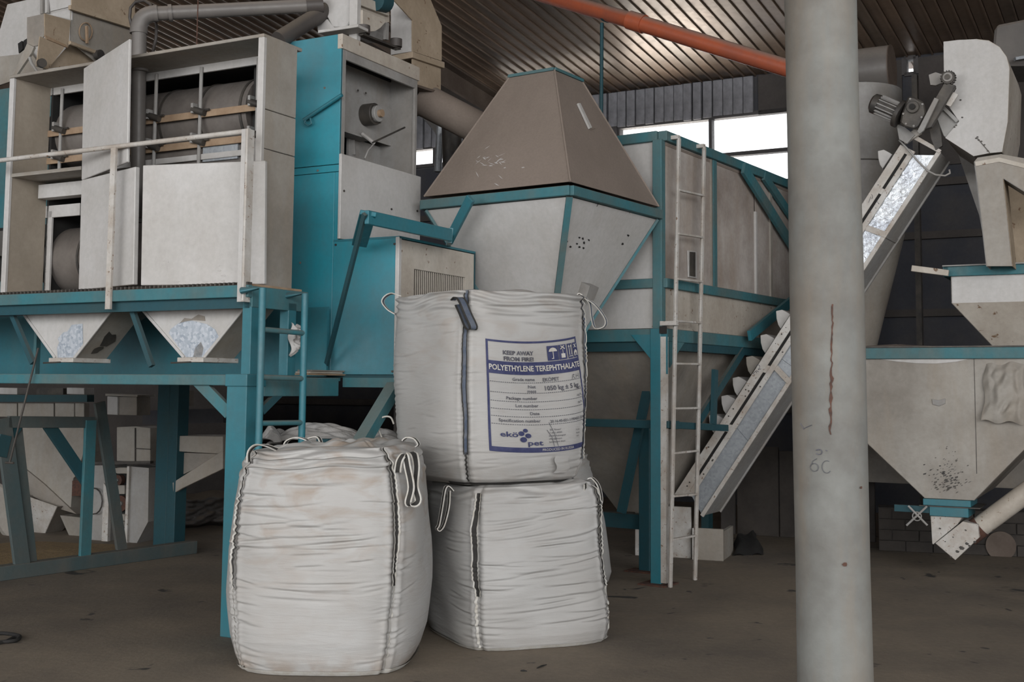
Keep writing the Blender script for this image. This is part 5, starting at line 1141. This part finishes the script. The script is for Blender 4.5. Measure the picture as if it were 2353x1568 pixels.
    def strap(s, pc, t0, t1, wob=.015, w=.027, core=strapk, edge=strapw):
        hw = w / s.a; f = lambda t: pc + wob * np.sin(9 * t + pc) + wob * .5 * np.sin(23 * t)
        c = s.grid('strap', core, lambda a, b: f(t0 + (t1 - t0) * b) + (a - .5) * 2 * hw * .62, lambda a, b: t0 + (t1 - t0) * b, 4, 90, .019)
        for sg in (-1, 1):
            s.grid('strap_edge', edge, lambda a, b: f(t0 + (t1 - t0) * b) + sg * hw * (.62 + .38 * a), lambda a, b: t0 + (t1 - t0) * b, 3, 90, .021, c)
        return c
    def seam(s, pc, t0, t1, w=.010, m_=None): return s.grid('stitched_seam', m_ or strapw, lambda a, b: pc + (a - .5) * w / s.a * 2 + .008 * np.sin(b * 40), lambda a, b: t0 + (t1 - t0) * b, 3, 70, .02)
def smoothpath(P, k=6):
    out = []
    for i in range(len(P) - 1):
        a, b, c, d = P[max(i - 1, 0)], P[i], P[i + 1], P[min(i + 2, len(P) - 1)]
        for j in range(k):
            t = j / k; out.append(.5 * ((2 * b) + (c - a) * t + (2 * a - 5 * b + 4 * c - d) * t * t + (3 * b - a - 3 * c + d) * t ** 3))
    return out + [P[-1]]
def loop(s, pix, Y, w=.045, side=None, core=strapk, edge=strapw, name='lifting_loop', label=None, twist=0):
    P = [D(x, y, Y[i] if isinstance(Y, (list, tuple)) else Y) for i, (x, y) in enumerate(pix)]; P = smoothpath(P)
    side = Vector(side or (0.25, 1, 0)).normalized()
    def rib(o0, o1, th, dz):
        vs = []; n_ = len(P)
        for i, p in enumerate(P):
            d = (P[min(i + 1, n_ - 1)] - P[max(i - 1, 0)]).normalized(); sd = side
            if twist: sd = (side + Vector((1, 0, 0)) * twist * math.sin(i / n_ * 6)).normalized()
            sd = (sd - d * sd.dot(d)).normalized(); nn = d.cross(sd) * th
            vs += [p + sd * o0 - nn, p + sd * o1 - nn, p + sd * o1 + nn, p + sd * o0 + nn]
        fs = [(i * 4 + a, i * 4 + (a + 1) % 4, i * 4 + 4 + (a + 1) % 4, i * 4 + 4 + a) for i in range(n_ - 1) for a in range(4)] + [(0, 1, 2, 3), tuple(range(n_ * 4 - 4, n_ * 4))]
        return MB().add(vs, fs)
    o = rib(-w / 2 * .62, w / 2 * .62, .0022, 0).obj(name, core, s.root, smooth=True, label=label)
    for a, b in ((-w / 2, -w / 2 * .6), (w / 2 * .6, w / 2)): rib(a, b, .003, 0).obj('loop_edge', edge, o, smooth=True)
    return o
def rcreases(seed, n, spec):
    r = random.Random(seed); return [(r.uniform(*spec['p']), r.uniform(*spec['z']), r.uniform(*spec['l']), r.uniform(*spec['s']), r.uniform(*spec['c']), r.uniform(*spec['A']), r.uniform(*spec['w'])) for _ in range(n)]
PR1 = ([0, .02, .06, .15, .35, .55, .75, .88, .95, 1], [.86, .91, .95, 1.0, 1.04, 1.045, 1.025, .98, .925, .84])
# --- front bag
cr = rcreases(1, 26, dict(p=(-.9, .9), z=(.55, 1.0), l=(.12, .5), s=(-.06, .06), c=(-.02, .05), A=(.005, .011), w=(.006, .011)))
cr += rcreases(2, 16, dict(p=(-1.0, -.75), z=(.05, .5), l=(.15, .3), s=(-.09, -.03), c=(0, .05), A=(.003, .006), w=(.006, .009)))
cr += rcreases(3, 16, dict(p=(.7, 1.25), z=(.05, .6), l=(.12, .3), s=(.02, .09), c=(0, .05), A=(.003, .006), w=(.006, .009)))
cr += rcreases(4, 10, dict(p=(-.3, .4), z=(.35, .8), l=(.3, .55), s=(-.03, .05), c=(.01, .05), A=(.004, .008), w=(.006, .009)))
b1 = Bag('bulk_bag', 'stained white bulk bag with black straps standing nearest the viewer', -.985, 6.78, 0, 5, .505, 1.16, PR1, bag_mat('stained_bag_fabric', 1.25, 1.16, 1.3), n=3.3, seed=11, creases=cr, tilt=.035, dome=.02, ruff=.013)
b1.build(); b1.strap(-.98, .37, 1.0); b1.strap(.98, .40, 1.0); b1.seam(-.96, .02, .37); b1.seam(.98, .02, .40)
b1.grid('bottom_hem', strapw, lambda a, b: -1.4 + 4.2 * a, lambda a, b: .003 + .022 * b, 160, 3, .012)
b1.grid('rim_hem', b1.mt, lambda a, b: -1.0 + 2.0 * a, lambda a, b: .965 + .018 * b + .004 * np.sin(a * 21), 120, 4, .016)
b1.grid('rim_hem', b1.mt, lambda a, b: -1.0 + 2.0 * a, lambda a, b: .925 + .014 * b + .006 * np.sin(a * 13), 120, 4, .018)
loop(b1, [(921, 1062), (914, 1085), (918, 1060), (930, 1046), (937, 1075), (945, 1120), (938, 1156), (950, 1160), (961, 1150), (954, 1118), (957, 1075), (953, 1048), (945, 1040)], [6.36, 6.34, 6.32, 6.33, 6.31, 6.29, 6.28, 6.28, 6.28, 6.31, 6.34, 6.38, 6.44], label='lifting loop hanging at the right corner', side=(.9, -.45, 0), w=.042)
loop(b1, [(572, 1062), (573, 1040), (588, 1026), (612, 1025), (636, 1034), (652, 1044)], [6.36, 6.36, 6.4, 6.45, 6.5, 6.55], label='lifting loop lying over the left corner')
loop(b1, [(652, 1032), (660, 1014), (682, 1006), (706, 1012), (722, 1028)], 7.0)
loop(b1, [(708, 1008), (728, 1004), (736, 1012), (740, 1030)], 7.05)
loop(b1, [(925, 1014), (935, 1006), (952, 1008), (962, 1022), (950, 1030)], 6.8)
# --- lower bag of the stack
cr = rcreases(21, 30, dict(p=(-.6, .9), z=(.12, .86), l=(.25, .7), s=(.01, .05), c=(.02, .07), A=(.004, .009), w=(.006, .011)))
cr += rcreases(22, 22, dict(p=(-1.6, -1.0), z=(.05, .7), l=(.2, .4), s=(-.04, .02), c=(0, .04), A=(.003, .006), w=(.006, .010)))
cr += rcreases(23, 14, dict(p=(-.9, -.6), z=(.05, .5), l=(.2, .4), s=(-.03, .02), c=(0, .04), A=(.003, .007), w=(.006, .010)))
PR3 = ([0, .02, .08, .25, .5, .7, .85, .94, 1], [.93, .97, 1.0, 1.0, .985, .965, .95, .92, .84])
b3 = Bag('bulk_bag', 'clean creased white bulk bag carrying the printed bag, bottom of the stack', .04, 7.47, 0, -24, .475, .925, PR3, bag_mat('clean_bag_fabric', .25, .93, 7.7), n=4.6, seed=31, creases=cr, lean=(-.035, 0), tilt=.02, dome=.01, ruff=.008)
b3.build(); b3.strap(-1.02, .34, .97, wob=.025); b3.strap(1.0, .35, .98, wob=.02); b3.seam(-1.02, .02, .34); b3.seam(1.0, .02, .36)
b3.grid('bottom_hem', strapw, lambda a, b: -2.6 + 3.9 * a, lambda a, b: .003 + .02 * b, 160, 3, .010)
loop(b3, [(1042, 1130), (1030, 1118), (1022, 1125), (1016, 1160), (1008, 1205), (1003, 1215), (1010, 1219), (1020, 1205), (1030, 1165), (1032, 1130)], [7.0, 7.0, 6.98, 6.96, 6.95, 6.95, 6.95, 6.95, 6.97, 7.0], label='lifting loop hanging on the left side', side=(.4, -1, 0), w=.04)
loop(b3, [(1345, 1112), (1346, 1140), (1352, 1165), (1362, 1175), (1376, 1168), (1382, 1150), (1376, 1118), (1362, 1100), (1350, 1102)], [7.2, 7.22, 7.24, 7.26, 7.3, 7.3, 7.3, 7.3, 7.3], label='lifting loop hanging out at the right corner', side=(.5, 1, 0), w=.04)
# --- upper printed bag
cr = rcreases(41, 26, dict(p=(-3, -1.0), z=(.1, 1.0), l=(.08, .35), s=(-.02, .08), c=(-.02, .04), A=(.002, .0045), w=(.005, .009)))
cr += rcreases(42, 10, dict(p=(-.9, .9), z=(.93, 1.08), l=(.3, .7), s=(-.03, .04), c=(-.02, .04), A=(.004, .008), w=(.007, .011)))
cr += rcreases(43, 10, dict(p=(-.7, .9), z=(.02, .2), l=(.1, .35), s=(-.02, .06), c=(0, .04), A=(.003, .006), w=(.006, .009)))
PR2 = ([0, .03, .10, .25, .5, .7, .86, .94, 1], [.82, .91, .97, 1.0, 1.0, .995, .985, .975, .955])
Z2 = .93
b2 = Bag('bulk_bag', 'white bulk bag with navy printed label resting on top of another bag', -.13, 7.52, Z2, -33, .495, 1.135, PR2, bag_mat('printed_bag_fabric', .55, 1.13, 4.1), n=4.6, seed=51, creases=cr, lean=(-.02, .0), tilt=.012, dome=.01, ruff=.013)
b2.build(); b2.strap(-1.0, .16, 1.0, wob=.012, w=.022, core=strapb, edge=strapk); b2.strap(1.0, .12, 1.0, wob=.012, w=.022, core=strapb); b2.seam(-1.0, .02, .17, m_=strapk)
b2.grid('bottom_hem', strapk, lambda a, b: -1.5 + 2.6 * a, lambda a, b: .002 + .012 * b, 120, 3, .006)
loop(b2, [(1045, 690), (1052, 684), (1062, 692), (1075, 722), (1088, 752), (1078, 754), (1064, 722), (1054, 700)], [6.98, 6.94, 6.91, 6.89, 6.88, 6.9, 6.92, 6.94], core=strapb, edge=strapk, label='grey folded strap end hanging at the near corner', side=(1, .55, 0), w=.055)
loop(b2, [(920, 680), (900, 676), (884, 684), (880, 696), (892, 712), (908, 722)], [7.6, 7.58, 7.55, 7.55, 7.55, 7.55], core=strapb, label='blue lifting loop sticking out at the left', side=(.2, 1, 0), w=.05)
loop(b2, [(1335, 700), (1340, 688), (1352, 690), (1372, 705), (1392, 735), (1388, 752), (1368, 754), (1360, 730), (1356, 700), (1345, 684)], 7.55, core=strapb, edge=strapw, label='pale lifting loop hanging open at the right', side=(.6, 1, 0), w=.03)
loop(b2, [(1328, 700), (1322, 690), (1330, 676), (1338, 678)], 7.4, core=strapw)
c = b2.grid('discharge_knot', b2.mt, lambda a, b: .30 + .22 * a + .03 * np.sin(b * 6), lambda a, b: .055 + .09 * b, 16, 16, .03, label='small tied fabric knot near the bottom')
for v_ in c.data.vertices:
    pass
# print mapped on the front face
def solve_front(b, x, y):
    best = None
    for it, (cp, ct, r) in enumerate(((0, .5, 1.0), (None, None, .08), (None, None, .008))):
        if cp is None: cp, ct = best
        P, T_ = np.meshgrid(np.linspace(cp - r, cp + r, 33), np.linspace(max(ct - r * .5, 0), min(ct + r * .5, 1), 33)); Wd_ = b.S(P, T_, 0, True) - np.array([0, 0, EYE])
        q = Wd_ @ np.array(CM); px = PPX + FPX * q[..., 0] / -q[..., 2]; py = PPY - FPX * q[..., 1] / -q[..., 2]
        e = (px - x) ** 2 + (py - y) ** 2; i = np.unravel_index(np.argmin(e), e.shape); best = (P[i], T_[i])
    return best
kTL, kTR, kBL, kBR = [solve_front(b2, *q) for q in ((1115, 779), (1321, 774), (1124, 1036), (1330, 1023))]
print('print corners', kTL, kTR, kBL, kBR)
def lab(a, b):     # a: 0 left..1 right, b: 0 top..1 bottom
    pa = (kTL[0] * (1 - a) + kTR[0] * a) * (1 - b) + (kBL[0] * (1 - a) + kBR[0] * a) * b
    ta = (kTL[1] * (1 - a) + kTR[1] * a) * (1 - b) + (kBL[1] * (1 - a) + kBR[1] * a) * b
    sag = -.022 * (1 - (2 * a - 1) ** 2); return pa, ta + sag
def rect(name, m_, a0, a1, b0, b1_, off=.0035, parent=None, label=None):
    na = max(2, int((a1 - a0) * 60) + 2); nb = max(2, int((b1_ - b0) * 60) + 2)
    return b2.grid(name, m_, lambda a, b: lab(a0 + (a1 - a0) * a, b0 + (b1_ - b0) * b)[0], lambda a, b: lab(a0 + (a1 - a0) * a, b0 + (b1_ - b0) * b)[1], na, nb, off, parent, label)
def poly(name, m_, pts, off=.006, parent=None):
    a = np.array([p[0] for p in pts]); b = np.array([p[1] for p in pts]); pa, ta = lab(a, b); P = b2.S(pa, ta, off)
    return MB().add([Vector(v_) for v_ in P], [tuple(range(len(pts)))]).obj(name, m_, parent or b2.root, fix=False)
LW, LH = 205., 257.
def text(s, x, y, h, m_, align='LEFT', off=.006, bold=0.0, sx=1.0, parent=None, name='printed_text', w=None):
    """x,y in label pixels (baseline), h letter height in label pixels"""
    cu = bpy.data.curves.new('t', 'FONT'); cu.body = s; cu.size = 1; cu.align_x = align; cu.offset = bold; cu.resolution_u = 2
    o = link(bpy.data.objects.new('t', cu)); dg = bpy.context.evaluated_depsgraph_get(); me = bpy.data.meshes.new_from_object(o.evaluated_get(dg))
    co = np.array([v_.co[:2] for v_ in me.vertices]); fs = [tuple(p.vertices) for p in me.polygons]; bpy.data.objects.remove(o); bpy.data.curves.remove(cu); bpy.data.meshes.remove(me)
    if len(co) == 0: return None
    k = h / .70
    if w: sx = w / ((co[:, 0].max() - co[:, 0].min()) * k)
    a = (x + co[:, 0] * k * sx) / LW; b = (y - co[:, 1] * k) / LH
    pa, ta = lab(a, b); P = b2.S(pa, ta, off); return MB().add([Vector(v_) for v_ in P], fs).obj(name, m_, parent or b2.root, fix=False)
fr_ = rect('label_border', ink, 0, .022, 0, 1, label='navy printed border')
rect('label_border', ink, .982, 1.0, 0, 1, parent=fr_); rect('label_border', ink, 0, 1, -.004, .014, parent=fr_)
band = rect('label_band', ink, 0, 1, .185, .300, label='navy band with white lettering')
base_ = rect('label_band', ink, 0, 1, .955, 1.0)
pw = strapw
text('POLYETHYLENE TEREPHTHALATE', 4, 68.5, 12.5, pw, bold=.025, parent=band, w=197, off=.0075)
text('KEEP AWAY', 34, 31, 9, inkk, bold=.03, w=66); text('FROM FIRE!', 35, 45, 9, inkk, bold=.03, w=64)
text('PRODUCED IN RUSSIA', 94, 254, 6, pw, parent=base_, w=66, off=.0075)
for s_, y in (('Grade name', 91), ('mass', 118), ('Package number', 135), ('Lot number', 152), ('Date', 170), ('Specification number', 187)):
    text(s_, 97, y, 7, inkk, 'RIGHT', bold=.012, sx=.92)
text('Net', 97, 108, 7, inkk, 'RIGHT', bold=.012)
text('EKÖPET', 113, 93, 8.2, inkk, bold=.015, w=34); text('1050 kg ± 5 kg', 113, 114, 10.5, inkk, bold=.02, w=75); text('20.16.40-021-11954501-2014', 115, 189, 6.2, inkk, bold=.012, w=84)
m = MB()
for y in (95, 119, 139, 157, 174, 192):
    for k in range(46):
        a0 = (6 + k * 4.2) / LW; a1 = a0 + 2.6 / LW; pa, ta = lab(np.array([a0, a1, a1, a0]), np.array([y, y, y + 1.3, y + 1.3]) / LH); m.add([Vector(v_) for v_ in b2.S(pa, ta, .005)], [(0, 1, 2, 3)])
m.obj('dotted_rules', inkk, b2.root, fix=False, kind='stuff')
text('ekö', 20, 221, 11.5, ink, bold=.02, w=32); text('pet', 68, 240, 11.5, ink, bold=.02, w=28)
for (x, y, r) in ((66, 206, 4.5), (58, 213, 5.5), (70, 218, 5.5), (61, 227, 6.2)):
    poly('logo_petal', ink, [((x + r * math.cos(k * .524)) / LW, (y + r * math.sin(k * .524)) / LH) for k in range(12)])
for i, (l1, l2) in enumerate((('JSC "Ekopet"', ''), ('+7 (401) 60000', 'T.(+7)'), ('236000 Kaliningrad', 'Russia'), ('office@ekopet', 'mail:'), ('Specification sheet', ''))):
    text(l1, 108 + (4 if i == 0 else 0), 207 + i * 7, 3.6, inkk, sx=.85); 
    if l2: text(l2, 168, 207 + i * 7, 3.6, inkk, sx=.85)
# handling pictograms
icons = [(130, 154), (155, 173), (176, 188), (190, 202)]
for k, (x0, x1) in enumerate(icons):
    pc = rect('pictogram', ink, x0 / LW, x1 / LW, .045, .178, .005)
    xc = (x0 + x1) / 2; w_ = (x1 - x0)
    P_ = lambda pts: poly('pictogram_mark', pw, [(x / LW, y / LH) for x, y in pts], .0085, pc)
    if k == 0:
        P_([(xc - 9, 25)] + [(xc + 9 * math.cos(a), 25 + 9 * math.sin(a)) for a in np.linspace(-math.pi, 0, 9)]); P_([(xc - .8, 25), (xc + .8, 25), (xc + .8, 42), (xc - 4, 42), (xc - 4, 40.5), (xc - .8, 40)])
    elif k == 1:
        P_([(xc - 5, 14), (xc - 3, 13), (xc + 6, 21), (xc + 4, 22.5)]); P_([(xc + 5, 14), (xc + 3, 13), (xc - 6, 21), (xc - 4, 22.5)]); P_([(xc - .6, 22), (xc + .6, 22), (xc + .6, 32), (xc - .6, 32)]); P_([(xc - 4.5, 32), (xc + 4.5, 32), (xc + 4.5, 42), (xc - 4.5, 42)])
    elif k == 2:
        for d_ in (-2.6, 2.6): P_([(xc + d_ - .8, 18), (xc + d_ + .8, 18), (xc + d_ + .8, 38), (xc + d_ - .8, 38)]); P_([(xc + d_ - 2.2, 19), (xc + d_, 14), (xc + d_ + 2.2, 19)])
        P_([(xc - 5, 40), (xc + 5, 40), (xc + 5, 41.5), (xc - 5, 41.5)])
    else:
        P_([(xc - 4.5, 36), (xc - 4.5, 32), (xc, 27), (xc + 4.5, 32), (xc + 4.5, 42), (xc + 1.5, 42), (xc + 1.5, 35), (xc - 1.5, 35), (xc - 1.5, 42), (xc - 4.5, 42)]); P_([(xc - 4, 15), (xc - 2.8, 14), (xc + 4, 23), (xc + 2.8, 24)]); P_([(xc + 4, 15), (xc + 2.8, 14), (xc - 4, 23), (xc - 2.8, 24)])
def hw(pts): 
    m = MB()
    for a, b in zip(pts, pts[1:]):
        dx, dy = b[0] - a[0], b[1] - a[1]; l = math.hypot(dx, dy); nx_, ny_ = -dy / l * .45, dx / l * .45
        pa, ta = lab(np.array([a[0] + nx_, b[0] + nx_, b[0] - nx_, a[0] - nx_]) / LW, np.array([a[1] + ny_, b[1] + ny_, b[1] - ny_, a[1] - ny_]) / LH); m.add([Vector(v_) for v_ in b2.S(pa, ta, .007)], [(0, 1, 2, 3)])
    m.obj('handwriting', inkk, b2.root, fix=False)
hw([(176, 94), (179, 84), (183, 84), (180, 89), (184, 94)]); hw([(187, 93), (188, 84)]); hw([(188, 89), (193, 88)]); hw([(194, 93), (194, 83)])
for y in (118, 135, 152): hw([(182, y), (186, y - 4), (188, y + 1), (193, y - 5), (196, y)])
for a, b, c_ in (((106, 205), (114, 222), (118, 245)), ((112, 188), (120, 215), (126, 246))): hw([a, b, c_])
# --- bag behind
b4 = Bag('bulk_bag', 'dull bulk bag mostly hidden behind the stacked bags', .22, 9.15, 0, 20, .47, .99, ([0, .03, .1, .3, .6, .85, 1], [.95, 1.02, 1.06, 1.0, .9, .80, .7]), bag_mat('rear_bag_fabric', .5, .99, 9.2), seed=71, dome=.03)  # same fabric tone as the other bags, medium staining
b4.build(160, 60)
# ================================================================ LOOSE THINGS
c = G(760, 1200); cc = Vector((-1.05, 8.15, 0))
mound('sheet_pile', 'heap of crumpled pale plastic sheets on top of dark stuff behind the front bag', 'sheet', cc + Vector((-.1, .1, 0)), .40, .30, 1.02, pvc_d, 5)
def heap(name, label, x0, x1, yb, yt, Y, seed, m_=clothw):
    q_ = (x1 - x0) / 200; a, b = D(x0, yb, Y), D(x1, yb, Y); h = (D(x0, yt, Y) - a).z; n1, n2 = 70, 60; r = random.Random(seed); vs = []; ph = [r.uniform(0, 6) for _ in range(8)]
    for i in range(n1 + 1):
        for j in range(n2 + 1):
            s_, t_ = i / n1, j / n2; e = (math.sin(math.pi * min(1, s_ * 1.02)) ** .6) * math.sin(math.pi * (.05 + .9 * t_)) ** .7
            z = h * e * (.85 + .15 * math.sin(5 * s_ + ph[0])) + (abs(.022 * math.sin(q_ * 5 * s_ + 14 * t_ + ph[1])) + abs(.014 * math.sin(q_ * 9 * s_ - 22 * t_ + ph[2])) + abs(.010 * math.sin(q_ * 4 * s_ + 37 * t_ + ph[3]))) * e
            vs.append(a.lerp(b, s_) + Vector((.03 * math.sin(8 * t_ + ph[4]), (t_ - .3) * .55 + .03 * math.sin(9 * s_), z)))
    fs = [(i * (n2 + 1) + j, (i + 1) * (n2 + 1) + j, (i + 1) * (n2 + 1) + j + 1, i * (n2 + 1) + j + 1) for i in range(n1) for j in range(n2)]
    return MB().add(vs, fs).top(name, m_, label, 'sheet', 'plastic sheets behind the front bag', smooth='all', fix=False, base=Vector((a.x, a.y, a.z)))
heap('plastic_sheet', 'crumpled pale plastic sheet heaped behind the front bag and small ladder', 628, 835, 1022, 975, 7.95, 3)
heap('plastic_sheet', 'small pale crumpled plastic scrap left of the bigger sheet behind the teal ladder', 596, 640, 1015, 992, 7.85, 6)
heap('plastic_sheet', 'grey plastic sheet scrap between the teal brace and the printed bag', 845, 915, 1018, 992, 7.9, 9)
MB().tube(smoothpath([D(x, y, 7.7) for x, y in ((880, 1012), (869, 985), (870, 966), (884, 958), (898, 960), (905, 975))]), .006, 8).top('loose_loop_strap', strapw, 'thin pale loop strap poking up left of the printed bag', 'strap', smooth='all')
cloth('hanging_rag', 'crumpled white rag tucked behind the platform post above the folded papers', 'rag', M.u(666, 745, .02), M.u(688, 752, .02), M.u(684, 800, .02), M.u(664, 822, .02), clothw, .02, seed=8, nx=18, ny=24, fq=3)
P = M.u(702, 862, -.02); f = Fr((P.x, P.y), 28)
for k, (z, l, w_, m_, lb) in enumerate(((0, .42, .2, woodm, 'brown folded board on the lower platform beam, bottom of the small stack'), (.012, .38, .18, white_c, 'cream folded paper in the middle of the small stack'), (.024, .40, .19, grime, 'grey folded board topping the small stack on the lower beam'))):
    MB().box(f, -.10, .02, .0 + .02 * k, l, P.z + z, P.z + z + .010).top('folded_board', m_, lb, 'board', 'folded boards on the lower beam', bevel=.003)
pts = [G(x, y, .012) for x, y in ((-20, 1458), (10, 1456), (44, 1462), (36, 1472), (2, 1476), (-25, 1478))]
MB().tube(smoothpath(pts), .011, 8).top('black_floor_cable', black, 'black cable end lying on the floor at the left edge', 'cable', 'cable strands on the floor', smooth='all')
pts = [G(x, y, .010) for x, y in ((-20, 1482), (8, 1476), (30, 1466), (42, 1464))]
MB().tube(smoothpath(pts), .009, 8).top('black_floor_cable', black, 'second thinner black cable strand on the floor at the left edge', 'cable', 'cable strands on the floor', smooth='all')
for (a, b, lb) in (((1196, 1542), (1211, 1543), 'tiny dark twig on the floor below the lower bag, left one'), ((1234, 1536), (1256, 1528), 'longer dark twig on the floor in front of the lower bag')):
    MB().tube([G(*a, .005), G((a[0] + b[0]) / 2, (a[1] + b[1]) / 2 - 1, .006), G(*b, .004)], [.003, .005, .002], 6).top('floor_twig', black, lb, 'twig', 'twigs on the floor')
